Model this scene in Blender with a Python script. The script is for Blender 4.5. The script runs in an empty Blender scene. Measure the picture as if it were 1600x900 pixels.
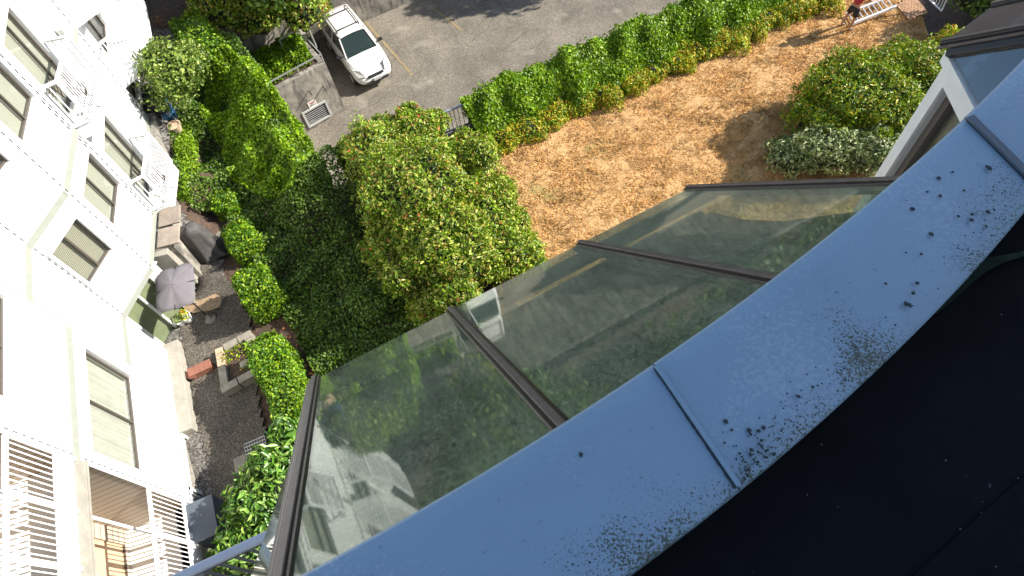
import bpy, bmesh, math, random
import numpy as np
from mathutils import Matrix, Vector
random.seed(7); RNG = np.random.default_rng(7)
C = bpy.context.scene.collection
S = bpy.context.scene
rad = math.radians

# ------------------------------------------------------------------ camera
H = 16.0                                   # eye height above the lawn, on the roof of a five storey block
RM = Matrix(((0.99483824, 0.0, 0.1014735), (0.04972054, 0.8717306, -0.48745629), (-0.08845756, 0.48998548, 0.86723093)))
cd = bpy.data.cameras.new('camera'); cam = bpy.data.objects.new('camera', cd); C.objects.link(cam)
cd.sensor_width = 36; cd.lens = 22.5; cd.clip_start = 0.05; cd.clip_end = 2000
cam.matrix_world = Matrix.Translation((0, 0, H)) @ RM.to_4x4()
S.camera = cam
# ------------------------------------------------------------------ light
SUN_AZ, SUN_EL = 19.0, 33.0                # direction towards the sun, azimuth counter-clockwise from +x
w = bpy.data.worlds.new('World'); S.world = w; w.use_nodes = True
wn = w.node_tree.nodes; sky = wn.new('ShaderNodeTexSky'); sky.sky_type = 'NISHITA'; sky.sun_disc = False
sky.sun_elevation = rad(SUN_EL); sky.sun_rotation = rad(90 - SUN_AZ); sky.air_density = 1.0; sky.dust_density = 0.6; sky.ozone_density = 2.0
w.node_tree.links.new(sky.outputs[0], wn['Background'].inputs[0]); wn['Background'].inputs[1].default_value = 0.115
sd = bpy.data.lights.new('sun', 'SUN'); sd.energy = 4.6; sd.angle = rad(0.53); sd.color = (1.0, 0.955, 0.89)
so = bpy.data.objects.new('sun', sd); C.objects.link(so)
sv = Vector((math.cos(rad(SUN_EL)) * math.cos(rad(SUN_AZ)), math.cos(rad(SUN_EL)) * math.sin(rad(SUN_AZ)), math.sin(rad(SUN_EL))))
so.rotation_euler = sv.to_track_quat('Z', 'Y').to_euler(); so.location = (20, 10, 40)
S.view_settings.view_transform = 'Standard'; S.view_settings.look = 'None'; S.view_settings.gamma = 1
S.view_settings.exposure = 1.15
S.render.engine = 'CYCLES'

# ------------------------------------------------------------------ measuring helpers
def ray(p):
    return RM @ Vector((p[0] - 800, 450 - p[1], -1000.0))
def at(px, py, z):
    r = ray((px, py)); t = (z - H) / r.z
    return Vector((r.x * t, r.y * t, z))
def a2(px, py, z):
    v = at(px, py, z); return (v.x, v.y)
def V(*a): return Vector(a)

# ------------------------------------------------------------------ materials
def mat(name, col, rough=0.6, var=0.0, scale=8.0, bump=0.0, bscale=None, metal=0.0, spec=0.5, col2=None, detail=6.0, trans=None):
    m = bpy.data.materials.new(name); m.use_nodes = True
    nt = m.node_tree; n = nt.nodes; l = nt.links; b = n['Principled BSDF']
    b.inputs['Roughness'].default_value = rough; b.inputs['Metallic'].default_value = metal
    b.inputs['Specular IOR Level'].default_value = spec
    c = (*col, 1)
    if var > 0 or col2:
        tc = n.new('ShaderNodeTexCoord'); no = n.new('ShaderNodeTexNoise'); no.inputs['Scale'].default_value = scale; no.inputs['Detail'].default_value = detail
        no.inputs['Roughness'].default_value = 0.65
        l.new(tc.outputs['Object'], no.inputs['Vector'])
        cr = n.new('ShaderNodeValToRGB'); cr.color_ramp.elements[0].position = 0.32; cr.color_ramp.elements[1].position = 0.68
        if col2: cr.color_ramp.elements[0].color = (*col2, 1)
        else: cr.color_ramp.elements[0].color = (*[x * (1 - var) for x in col], 1)
        cr.color_ramp.elements[1].color = (*[min(1, x * (1 + var * 0.4)) for x in col], 1)
        l.new(no.outputs['Fac'], cr.inputs['Fac']); l.new(cr.outputs[0], b.inputs['Base Color'])
        m['ramp'] = cr.name
    else:
        b.inputs['Base Color'].default_value = c
    if bump > 0:
        tc2 = n.new('ShaderNodeTexCoord'); nb = n.new('ShaderNodeTexNoise'); nb.inputs['Scale'].default_value = bscale or scale * 3; nb.inputs['Detail'].default_value = 5
        l.new(tc2.outputs['Object'], nb.inputs['Vector'])
        bu = n.new('ShaderNodeBump'); bu.inputs['Strength'].default_value = bump; bu.inputs['Distance'].default_value = 0.03
        l.new(nb.outputs['Fac'], bu.inputs['Height']); l.new(bu.outputs[0], b.inputs['Normal'])
    return m
def nodes(m): return m.node_tree.nodes, m.node_tree.links, m.node_tree.nodes['Principled BSDF']

def leafmat(name, cols, rough=0.45, trans=0.25, spec=0.4):
    """every leaf (mesh island) takes its own tint out of a ramp of leaf colours"""
    m = bpy.data.materials.new(name); m.use_nodes = True; n, l, b = nodes(m)
    g = n.new('ShaderNodeNewGeometry'); cr = n.new('ShaderNodeValToRGB'); e = cr.color_ramp.elements
    while len(e) < len(cols): e.new(0.5)
    for i, c in enumerate(cols): e[i].position = i / (len(cols) - 1); e[i].color = (*c, 1)
    l.new(g.outputs['Random Per Island'], cr.inputs['Fac'])
    # drifts of slightly different tint through the plant
    tc = n.new('ShaderNodeTexCoord'); no = n.new('ShaderNodeTexNoise'); no.inputs['Scale'].default_value = 1.6; no.inputs['Detail'].default_value = 3
    l.new(tc.outputs['Object'], no.inputs['Vector'])
    hs = n.new('ShaderNodeHueSaturation'); mr = n.new('ShaderNodeMapRange'); mr.inputs[1].default_value = 0.3; mr.inputs[2].default_value = 0.7; mr.inputs[3].default_value = 0.85; mr.inputs[4].default_value = 1.45; hs.inputs['Saturation'].default_value = 1.06
    l.new(no.outputs['Fac'], mr.inputs[0]); l.new(mr.outputs[0], hs.inputs['Value']); l.new(cr.outputs[0], hs.inputs['Color'])
    l.new(hs.outputs[0], b.inputs['Base Color'])
    b.inputs['Roughness'].default_value = rough; b.inputs['Specular IOR Level'].default_value = spec
    t = n.new('ShaderNodeBsdfTranslucent'); l.new(hs.outputs[0], t.inputs['Color'])
    mx = n.new('ShaderNodeMixShader'); mx.inputs[0].default_value = trans
    l.new(b.outputs[0], mx.inputs[1]); l.new(t.outputs[0], mx.inputs[2]); l.new(mx.outputs[0], n['Material Output'].inputs[0])
    return m

def lapsiding(name, col, line, pitch=0.2, strength=0.6, dark=0.25):
    """horizontal lap siding: the thin shadow gap under each course is painted dark"""
    m = mat(name, col, 0.55); n, l, b = nodes(m)
    g = n.new('ShaderNodeNewGeometry'); sp = n.new('ShaderNodeSeparateXYZ'); l.new(g.outputs['Position'], sp.inputs[0])
    dv = n.new('ShaderNodeMath'); dv.operation = 'DIVIDE'; dv.inputs[1].default_value = pitch; l.new(sp.outputs['Z'], dv.inputs[0])
    fr = n.new('ShaderNodeMath'); fr.operation = 'FRACT'; l.new(dv.outputs[0], fr.inputs[0])
    lt = n.new('ShaderNodeMath'); lt.operation = 'LESS_THAN'; lt.inputs[1].default_value = line; l.new(fr.outputs[0], lt.inputs[0])
    mx = n.new('ShaderNodeMix'); mx.data_type = 'RGBA'; mx.inputs[6].default_value = (*col, 1); mx.inputs[7].default_value = (*[c * dark for c in col], 1)
    l.new(lt.outputs[0], mx.inputs[0]); l.new(mx.outputs[2], b.inputs['Base Color'])
    bu = n.new('ShaderNodeBump'); bu.inputs['Strength'].default_value = strength; bu.inputs['Distance'].default_value = 0.02; l.new(fr.outputs[0], bu.inputs['Height']); l.new(bu.outputs[0], b.inputs['Normal'])
    return m

M = {}
M['white'] = lapsiding('white_cladding', (0.78, 0.775, 0.75), 0.05, 0.2, 0.25, 0.72)
M['trim'] = mat('white_trim', (0.74, 0.74, 0.70), 0.5, var=0.08, scale=5)
M['rail'] = mat('white_railing', (0.80, 0.79, 0.78), 0.4)
M['lap'] = lapsiding('lap_siding', (0.76, 0.75, 0.73), 0.07, 0.2, 0.4, 0.5)
M['lap2'] = lapsiding('beige_lap_siding', (0.50, 0.42, 0.33), 0.10, 0.22, 0.6, 0.2)
M['frame'] = mat('bronze_window_frame', (0.09, 0.075, 0.06), 0.45)
M['blind'] = lapsiding('blind_slats', (0.52, 0.49, 0.38), 0.3, 0.045, 0.8, 0.35)
M['shade'] = mat('cream_roller_blind', (0.37, 0.36, 0.29), 0.8, var=0.06, scale=2)
M['curtain_or_dark'] = mat('cream_curtain', (0.47, 0.46, 0.39), 0.85, var=0.1, scale=3)
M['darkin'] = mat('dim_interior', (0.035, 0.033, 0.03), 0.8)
M['door'] = mat('peach_door', (0.62, 0.42, 0.26), 0.5, var=0.05)
M['concrete'] = mat('weathered_concrete', (0.40, 0.36, 0.29), 0.85, scale=1.7, bump=0.3, bscale=20, col2=(0.10, 0.095, 0.085))
M['ledge'] = mat('pale_concrete', (0.33, 0.305, 0.25), 0.85, var=0.2, scale=4, bump=0.2, bscale=25)
def stain():
    n, l, b = nodes(M['concrete']); src = b.inputs['Base Color'].links[0].from_node
    tc = n.new('ShaderNodeTexCoord'); mp = n.new('ShaderNodeMapping'); mp.inputs['Scale'].default_value = (2.2, 2.2, .45); l.new(tc.outputs['Object'], mp.inputs[0])
    no = n.new('ShaderNodeTexNoise'); no.inputs['Scale'].default_value = 1.6; no.inputs['Detail'].default_value = 7; no.inputs['Roughness'].default_value = .7; l.new(mp.outputs[0], no.inputs['Vector'])
    cr = n.new('ShaderNodeValToRGB'); cr.color_ramp.elements[0].position = .50; cr.color_ramp.elements[1].position = .60; l.new(no.outputs['Fac'], cr.inputs['Fac'])
    mx = n.new('ShaderNodeMix'); mx.data_type = 'RGBA'; mx.inputs[7].default_value = (.075, .07, .06, 1); ml = n.new('ShaderNodeMath'); ml.operation = 'MULTIPLY'; ml.inputs[1].default_value = .75; l.new(cr.outputs[0], ml.inputs[0])
    l.new(ml.outputs[0], mx.inputs[0]); l.new(src.outputs[0], mx.inputs[6]); l.new(mx.outputs[2], b.inputs['Base Color'])
stain()
M['metal'] = mat('galvanised_rail', (0.42, 0.42, 0.40), 0.4, metal=0.5)
M['greymetal'] = mat('grey_painted_rail', (0.16, 0.165, 0.17), 0.45, metal=0.3)
M['bluerail'] = mat('pale_grey_handrail', (0.55, 0.57, 0.62), 0.35)
M['soil'] = mat('bark_mulch', (0.115, 0.07, 0.045), 0.95, scale=9, bump=1.0, bscale=30, col2=(0.035, 0.024, 0.018))
M['bark'] = mat('bark', (0.09, 0.065, 0.045), 0.9, var=0.4, scale=20, bump=0.5)
M['core'] = mat('dark_core', (0.020, 0.026, 0.012), 0.95, var=0.5, scale=9, bump=0.8, bscale=14)  # dark core added inside plants to block light through the foliage
M['black'] = mat('black_plastic', (0.02, 0.02, 0.022), 0.5)
M['terra'] = mat('terracotta', (0.25, 0.10, 0.062), 0.8, var=0.3, scale=9)
M['pot'] = mat('pale_clay', (0.50, 0.36, 0.24), 0.8, var=0.25, scale=9)
M['blue'] = mat('blue_plastic', (0.06, 0.25, 0.50), 0.4)
M['grey'] = mat('grey_canvas', (0.30, 0.27, 0.27), 0.85, var=0.12, scale=4, bump=0.1, bscale=40)
M['tarp'] = mat('weathered_tarp', (0.075, 0.068, 0.062), 0.75, var=0.35, scale=6, bump=0.3, bscale=12)
M['brown'] = mat('brown_panel', (0.27, 0.22, 0.17), 0.7, var=0.3, scale=4, bump=0.2)
M['stone'] = mat('cut_stone', (0.27, 0.24, 0.19), 0.85, var=0.3, scale=6, bump=0.3, bscale=20)
M['mesh_green'] = mat('sage_mesh_fabric', (0.22, 0.28, 0.22), 0.7)
M['bluegrey'] = mat('slate_grey_metal', (0.09, 0.11, 0.13), 0.5, var=0.1)
M['alu'] = mat('aluminium', (0.62, 0.62, 0.60), 0.35, metal=0.4)

# ground materials
def gravelmat(name, c1, c2, c3, sc):
    m = mat(name, c1, 0.9); n, l, b = nodes(m)
    tc = n.new('ShaderNodeTexCoord'); vo = n.new('ShaderNodeTexVoronoi'); vo.inputs['Scale'].default_value = sc
    l.new(tc.outputs['Object'], vo.inputs['Vector'])
    sp = n.new('ShaderNodeSeparateColor'); l.new(vo.outputs['Color'], sp.inputs[0])
    cr = n.new('ShaderNodeValToRGB'); e = cr.color_ramp.elements; e.new(0.5); e[0].color = (*c2, 1); e[1].color = (*c1, 1); e[2].color = (*c3, 1); e[1].position = 0.55
    l.new(sp.outputs[0], cr.inputs['Fac'])
    no = n.new('ShaderNodeTexNoise'); no.inputs['Scale'].default_value = 0.8; no.inputs['Detail'].default_value = 6; l.new(tc.outputs['Object'], no.inputs['Vector'])
    mr = n.new('ShaderNodeMapRange'); mr.inputs[1].default_value = 0.3; mr.inputs[2].default_value = 0.7; mr.inputs[3].default_value = 0.72; mr.inputs[4].default_value = 1.2; l.new(no.outputs['Fac'], mr.inputs[0])
    hs = n.new('ShaderNodeHueSaturation'); l.new(mr.outputs[0], hs.inputs['Value']); l.new(cr.outputs[0], hs.inputs['Color']); l.new(hs.outputs[0], b.inputs['Base Color'])
    bu = n.new('ShaderNodeBump'); bu.inputs['Strength'].default_value = 0.6; bu.inputs['Distance'].default_value = 0.015; bu.invert = True
    l.new(vo.outputs['Distance'], bu.inputs['Height']); l.new(bu.outputs[0], b.inputs['Normal'])
    return m
M['gravel'] = gravelmat('fine_gravel', (0.115, 0.105, 0.09), (0.045, 0.042, 0.038), (0.26, 0.24, 0.21), 26)
M['aggregate'] = gravelmat('exposed_aggregate', (0.085, 0.072, 0.056), (0.045, 0.038, 0.031), (0.17, 0.145, 0.11), 38)
M['asphalt'] = gravelmat('worn_asphalt', (0.185, 0.158, 0.120), (0.125, 0.108, 0.082), (0.27, 0.235, 0.18), 30)

def asphalt_extra():
    n, l, b = nodes(M['asphalt']); hs = b.inputs['Base Color'].links[0].from_node
    tc = n.new('ShaderNodeTexCoord')
    # dark oily stains and hairline cracks
    no = n.new('ShaderNodeTexNoise'); no.inputs['Scale'].default_value = 1.3; no.inputs['Detail'].default_value = 8; no.inputs['Roughness'].default_value = 0.75
    l.new(tc.outputs['Object'], no.inputs['Vector'])
    cr = n.new('ShaderNodeValToRGB'); cr.color_ramp.elements[0].position = 0.60; cr.color_ramp.elements[1].position = 0.74; cr.color_ramp.elements[1].color = (0.55, 0.55, 0.55, 1); l.new(no.outputs['Fac'], cr.inputs['Fac'])
    mp = n.new('ShaderNodeMapping'); l.new(tc.outputs['Object'], mp.inputs[0])
    nn = n.new('ShaderNodeTexNoise'); nn.inputs['Scale'].default_value = 2.0; l.new(mp.outputs[0], nn.inputs['Vector'])
    ad = n.new('ShaderNodeMix'); ad.data_type = 'VECTOR'; ad.inputs[0].default_value = 0.25; l.new(mp.outputs[0], ad.inputs[4]); l.new(nn.outputs['Color'], ad.inputs[5])
    vo = n.new('ShaderNodeTexVoronoi'); vo.feature = 'DISTANCE_TO_EDGE'; vo.inputs['Scale'].default_value = 0.55; l.new(ad.outputs[1], vo.inputs['Vector'])
    lt = n.new('ShaderNodeMath'); lt.operation = 'LESS_THAN'; lt.inputs[1].default_value = 0.006; l.new(vo.outputs['Distance'], lt.inputs[0])
    ml = n.new('ShaderNodeMath'); ml.operation = 'MULTIPLY'; ml.inputs[1].default_value = 0.4; l.new(lt.outputs[0], ml.inputs[0])
    mx = n.new('ShaderNodeMath'); mx.operation = 'MAXIMUM'; l.new(cr.outputs[0], mx.inputs[0]); l.new(ml.outputs[0], mx.inputs[1])
    m2 = n.new('ShaderNodeMix'); m2.data_type = 'RGBA'; m2.inputs[7].default_value = (0.05, 0.045, 0.035, 1)
    l.new(mx.outputs[0], m2.inputs[0]); l.new(hs.outputs[0], m2.inputs[6])
    n9 = n.new('ShaderNodeTexNoise'); n9.inputs['Scale'].default_value = .7; n9.inputs['Detail'].default_value = 5; mp9 = n.new('ShaderNodeMapping'); mp9.inputs['Location'].default_value = (7, 3, 0); l.new(tc.outputs['Object'], mp9.inputs[0]); l.new(mp9.outputs[0], n9.inputs['Vector'])
    c9 = n.new('ShaderNodeValToRGB'); c9.color_ramp.elements[0].position = .60; c9.color_ramp.elements[1].position = .70; c9.color_ramp.elements[1].color = (.5, .5, .5, 1); l.new(n9.outputs['Fac'], c9.inputs['Fac'])
    m9 = n.new('ShaderNodeMix'); m9.data_type = 'RGBA'; m9.inputs[7].default_value = (.36, .32, .25, 1); l.new(c9.outputs[0], m9.inputs[0]); l.new(m2.outputs[2], m9.inputs[6]); l.new(m9.outputs[2], b.inputs['Base Color'])
asphalt_extra()
M['lawn'] = mat('parched_lawn', (0.60, 0.37, 0.155), 0.95, scale=8.0, bump=1.0, bscale=14, col2=(0.38, 0.215, 0.085), detail=9)
def lawn_green():
    n, l, b = nodes(M['lawn']); cr = b.inputs['Base Color'].links[0].from_node
    tc = n.new('ShaderNodeTexCoord'); no = n.new('ShaderNodeTexNoise'); no.inputs['Scale'].default_value = 0.55; no.inputs['Detail'].default_value = 4; l.new(tc.outputs['Object'], no.inputs['Vector'])
    c2 = n.new('ShaderNodeValToRGB'); c2.color_ramp.elements[0].position = 0.60; c2.color_ramp.elements[1].position = 0.72; l.new(no.outputs['Fac'], c2.inputs['Fac'])
    mx = n.new('ShaderNodeMix'); mx.data_type = 'RGBA'; mx.inputs[7].default_value = (0.20, 0.19, 0.05, 1)
    l.new(c2.outputs[0], mx.inputs[0]); l.new(cr.outputs[0], mx.inputs[6]); l.new(mx.outputs[2], b.inputs['Base Color'])
lawn_green()
M['blade'] = leafmat('straw_blades', [(0.44, 0.24, 0.085), (0.54, 0.32, 0.125), (0.60, 0.37, 0.155), (0.64, 0.43, 0.20), (0.50, 0.285, 0.105)], 0.8, 0.15)
M['blade_green'] = leafmat('half_green_blades', [(0.24, 0.20, 0.05), (0.30, 0.26, 0.07), (0.42, 0.30, 0.12), (0.12, 0.16, 0.03)], 0.8, 0.2)
G1 = [(0.06, 0.12, 0.010), (0.11, 0.20, 0.014), (0.18, 0.30, 0.020), (0.29, 0.39, 0.035)]
M['ivy'] = leafmat('ivy_leaves', G1)
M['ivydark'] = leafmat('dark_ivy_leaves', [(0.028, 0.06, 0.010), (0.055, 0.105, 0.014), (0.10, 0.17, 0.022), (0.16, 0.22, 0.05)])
M['boxleaf'] = leafmat('clipped_hedge_leaves', [(0.03, 0.08, 0.010), (0.07, 0.15, 0.014), (0.13, 0.25, 0.02), (0.36, 0.46, 0.045)], 0.4, 0.3)
M['photinia'] = leafmat('photinia_leaves', [(0.045, 0.095, 0.010), (0.10, 0.18, 0.016), (0.18, 0.28, 0.025), (0.28, 0.38, 0.04), (0.42, 0.46, 0.12), (0.34, 0.20, 0.05)], 0.4, 0.35, 0.45)
M['redleaf'] = leafmat('red_new_leaves', [(0.45, 0.10, 0.05), (0.5, 0.16, 0.07), (0.35, 0.08, 0.04)], 0.5)
M['nandina'] = leafmat('yellowing_leaves', [(0.08, 0.18, 0.015), (0.16, 0.27, 0.02), (0.34, 0.38, 0.03), (0.50, 0.42, 0.05), (0.48, 0.22, 0.05)], 0.5)
M['rhodo'] = leafmat('rhododendron_leaves', [(0.04, 0.09, 0.010), (0.10, 0.18, 0.015), (0.19, 0.28, 0.02), (0.31, 0.38, 0.03), (0.36, 0.24, 0.04)], 0.4)
M['silver'] = leafmat('silvery_leaves', [(0.05, 0.09, 0.02), (0.13, 0.18, 0.04), (0.30, 0.35, 0.13), (0.50, 0.52, 0.28)], 0.4, 0.2, 0.6)
M['camellia'] = leafmat('broad_glossy_leaves', [(0.03, 0.08, 0.012), (0.08, 0.18, 0.025), (0.16, 0.28, 0.05), (0.28, 0.38, 0.10)], 0.3, 0.2, 0.6)
M['treeleaf'] = leafmat('small_tree_leaves', [(0.04, 0.08, 0.015), (0.10, 0.16, 0.025), (0.20, 0.27, 0.05), (0.33, 0.38, 0.10)], 0.4)

def parapetmat():
    m = mat('painted_metal_cap', (0.24, 0.325, 0.395), 0.45, var=0.06, scale=2.5, bump=0.04, bscale=60); n, l, b = nodes(m)
    base = b.inputs['Base Color'].links[0].from_node
    tc = n.new('ShaderNodeTexCoord')
    uv = n.new('ShaderNodeUVMap'); sp = n.new('ShaderNodeSeparateXYZ'); l.new(uv.outputs[0], sp.inputs[0])   # v: 0 outer drip edge, 1 roof side
    no = n.new('ShaderNodeTexNoise'); no.inputs['Scale'].default_value = 4.0; no.inputs['Detail'].default_value = 4; l.new(tc.outputs['Object'], no.inputs['Vector'])
    n2 = n.new('ShaderNodeTexNoise'); n2.inputs['Scale'].default_value = 170.0; n2.inputs['Detail'].default_value = 3; n2.inputs['Roughness'].default_value = 0.7; l.new(tc.outputs['Object'], n2.inputs['Vector'])
    # lichen speckle grows along the roof side
    a = n.new('ShaderNodeMath'); a.operation = 'MULTIPLY_ADD'; a.inputs[1].default_value = 0.17; l.new(sp.outputs['Y'], a.inputs[0])
    k = n.new('ShaderNodeMath'); k.operation = 'MULTIPLY'; k.inputs[1].default_value = 0.42; l.new(no.outputs['Fac'], k.inputs[0]); l.new(k.outputs[0], a.inputs[2])
    s = n.new('ShaderNodeMath'); s.operation = 'MULTIPLY_ADD'; s.inputs[1].default_value = 0.62; l.new(n2.outputs['Fac'], s.inputs[0]); l.new(a.outputs[0], s.inputs[2])
    cr = n.new('ShaderNodeValToRGB'); cr.color_ramp.elements[0].position = 0.715; cr.color_ramp.elements[1].position = 0.75; l.new(s.outputs[0], cr.inputs['Fac'])
    mx = n.new('ShaderNodeMix'); mx.data_type = 'RGBA'; mx.inputs[7].default_value = (0.07, 0.08, 0.05, 1)
    l.new(cr.outputs[0], mx.inputs[0]); l.new(base.outputs[0], mx.inputs[6])
    # pale dried rain film in drifts
    n3 = n.new('ShaderNodeTexNoise'); n3.inputs['Scale'].default_value = 90.0; n3.inputs['Detail'].default_value = 2; l.new(tc.outputs['Object'], n3.inputs['Vector'])
    n4 = n.new('ShaderNodeTexNoise'); n4.inputs['Scale'].default_value = 2.2; l.new(tc.outputs['Object'], n4.inputs['Vector'])
    m4 = n.new('ShaderNodeMath'); m4.operation = 'MULTIPLY'; l.new(n3.outputs['Fac'], m4.inputs[0]); l.new(n4.outputs['Fac'], m4.inputs[1])
    c4 = n.new('ShaderNodeValToRGB'); c4.color_ramp.elements[0].position = 0.29; c4.color_ramp.elements[1].position = 0.36; c4.color_ramp.elements[1].color = (0.35, 0.35, 0.35, 1); l.new(m4.outputs[0], c4.inputs['Fac'])
    mx2 = n.new('ShaderNodeMix'); mx2.data_type = 'RGBA'; mx2.inputs[7].default_value = (0.40, 0.45, 0.50, 1)
    l.new(c4.outputs[0], mx2.inputs[0]); l.new(mx.outputs[2], mx2.inputs[6]); l.new(mx2.outputs[2], b.inputs['Base Color'])
    return m
M['cap'] = parapetmat()
M['lichen'] = mat('lichen', (0.035, 0.045, 0.05), 0.9)
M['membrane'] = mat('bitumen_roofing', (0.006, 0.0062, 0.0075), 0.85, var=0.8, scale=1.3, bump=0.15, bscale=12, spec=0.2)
M['bronze'] = mat('bronze_glazing_bar', (0.016, 0.014, 0.014), 0.35, metal=0.3, var=0.3, scale=12, bump=0.05)
M['bronze2'] = mat('faded_bronze_flange', (0.12, 0.092, 0.078), 0.45, metal=0.2, var=0.3, scale=14)

def glassmat(name, tint, dirt, dirtcol, ior=0.09, dscale=7.0):
    m = bpy.data.materials.new(name); m.use_nodes = True; n = m.node_tree.nodes; l = m.node_tree.links; n.remove(n['Principled BSDF'])
    tr = n.new('ShaderNodeBsdfTransparent'); tr.inputs[0].default_value = (*tint, 1)
    gl = n.new('ShaderNodeBsdfGlossy'); gl.inputs['Roughness'].default_value = 0.03 if dirt > .1 else 0.0; gl.inputs['Color'].default_value = (0.95, 0.97, 0.95, 1)
    ge = n.new('ShaderNodeNewGeometry'); dt = n.new('ShaderNodeVectorMath'); dt.operation = 'DOT_PRODUCT'; l.new(ge.outputs['Normal'], dt.inputs[0]); l.new(ge.outputs['Incoming'], dt.inputs[1])
    ab = n.new('ShaderNodeMath'); ab.operation = 'ABSOLUTE'; l.new(dt.outputs['Value'], ab.inputs[0]); om = n.new('ShaderNodeMath'); om.operation = 'SUBTRACT'; om.inputs[0].default_value = 1.0; l.new(ab.outputs[0], om.inputs[1])
    pw = n.new('ShaderNodeMath'); pw.operation = 'POWER'; pw.inputs[1].default_value = 5.0; l.new(om.outputs[0], pw.inputs[0])
    fr = n.new('ShaderNodeMapRange'); fr.inputs[3].default_value = ior; fr.inputs[4].default_value = 1.0; l.new(pw.outputs[0], fr.inputs[0])     # Schlick: reflectance face on .. grazing
    mx = n.new('ShaderNodeMixShader'); l.new(fr.outputs[0], mx.inputs[0]); l.new(tr.outputs[0], mx.inputs[1]); l.new(gl.outputs[0], mx.inputs[2])
    df = n.new('ShaderNodeBsdfDiffuse'); df.inputs[0].default_value = (*dirtcol, 1)
    tc = n.new('ShaderNodeTexCoord'); no = n.new('ShaderNodeTexNoise'); no.inputs['Scale'].default_value = dscale * 0.25; no.inputs['Detail'].default_value = 10; no.inputs['Roughness'].default_value = 0.75; l.new(tc.outputs['Object'], no.inputs['Vector'])
    n2 = n.new('ShaderNodeTexNoise'); n2.inputs['Scale'].default_value = 60; n2.inputs['Detail'].default_value = 3; l.new(tc.outputs['Object'], n2.inputs['Vector'])
    ml = n.new('ShaderNodeMath'); ml.operation = 'MULTIPLY'; l.new(no.outputs['Fac'], ml.inputs[0]); l.new(n2.outputs['Fac'], ml.inputs[1])
    mp = n.new('ShaderNodeMapping'); mp.inputs['Rotation'].default_value = (0, 0, rad(-33)); mp.inputs['Scale'].default_value = (1, 1, 1); l.new(tc.outputs['Object'], mp.inputs[0]); mq = n.new('ShaderNodeMapping'); mq.inputs['Scale'].default_value = (14, 1.2, 1.2); l.new(mp.outputs[0], mq.inputs[0])
    n5 = n.new('ShaderNodeTexNoise'); n5.inputs['Scale'].default_value = 1.0; n5.inputs['Detail'].default_value = 6; l.new(mq.outputs[0], n5.inputs['Vector']); m5 = n.new('ShaderNodeMath'); m5.operation = 'MULTIPLY_ADD'; m5.inputs[1].default_value = .22; l.new(n5.outputs['Fac'], m5.inputs[0]); l.new(ml.outputs[0], m5.inputs[2])
    mr = n.new('ShaderNodeMapRange'); mr.inputs[1].default_value = 0.22; mr.inputs[2].default_value = 0.52; mr.inputs[3].default_value = dirt * 0.3; mr.inputs[4].default_value = dirt * 2.2; l.new(m5.outputs[0], mr.inputs[0])
    m2 = n.new('ShaderNodeMixShader'); l.new(mr.outputs[0], m2.inputs[0]); l.new(mx.outputs[0], m2.inputs[1]); l.new(df.outputs[0], m2.inputs[2]); l.new(m2.outputs[0], n['Material Output'].inputs[0])
    return m
M['glass'] = glassmat('dusty_roof_glass', (0.72, 0.82, 0.74), 0.17, (0.42, 0.42, 0.27), 0.10)
M['glass2'] = glassmat('sky_reflection_glass', (0.16, 0.25, 0.34), 0.03, (0.12, 0.20, 0.27), 0.14)  # blue sky reflection painted into the tint and dirt colour
M['winglass'] = glassmat('window_glass', (0.86, 0.88, 0.86), 0.02, (0.5, 0.5, 0.45), 0.02)

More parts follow.
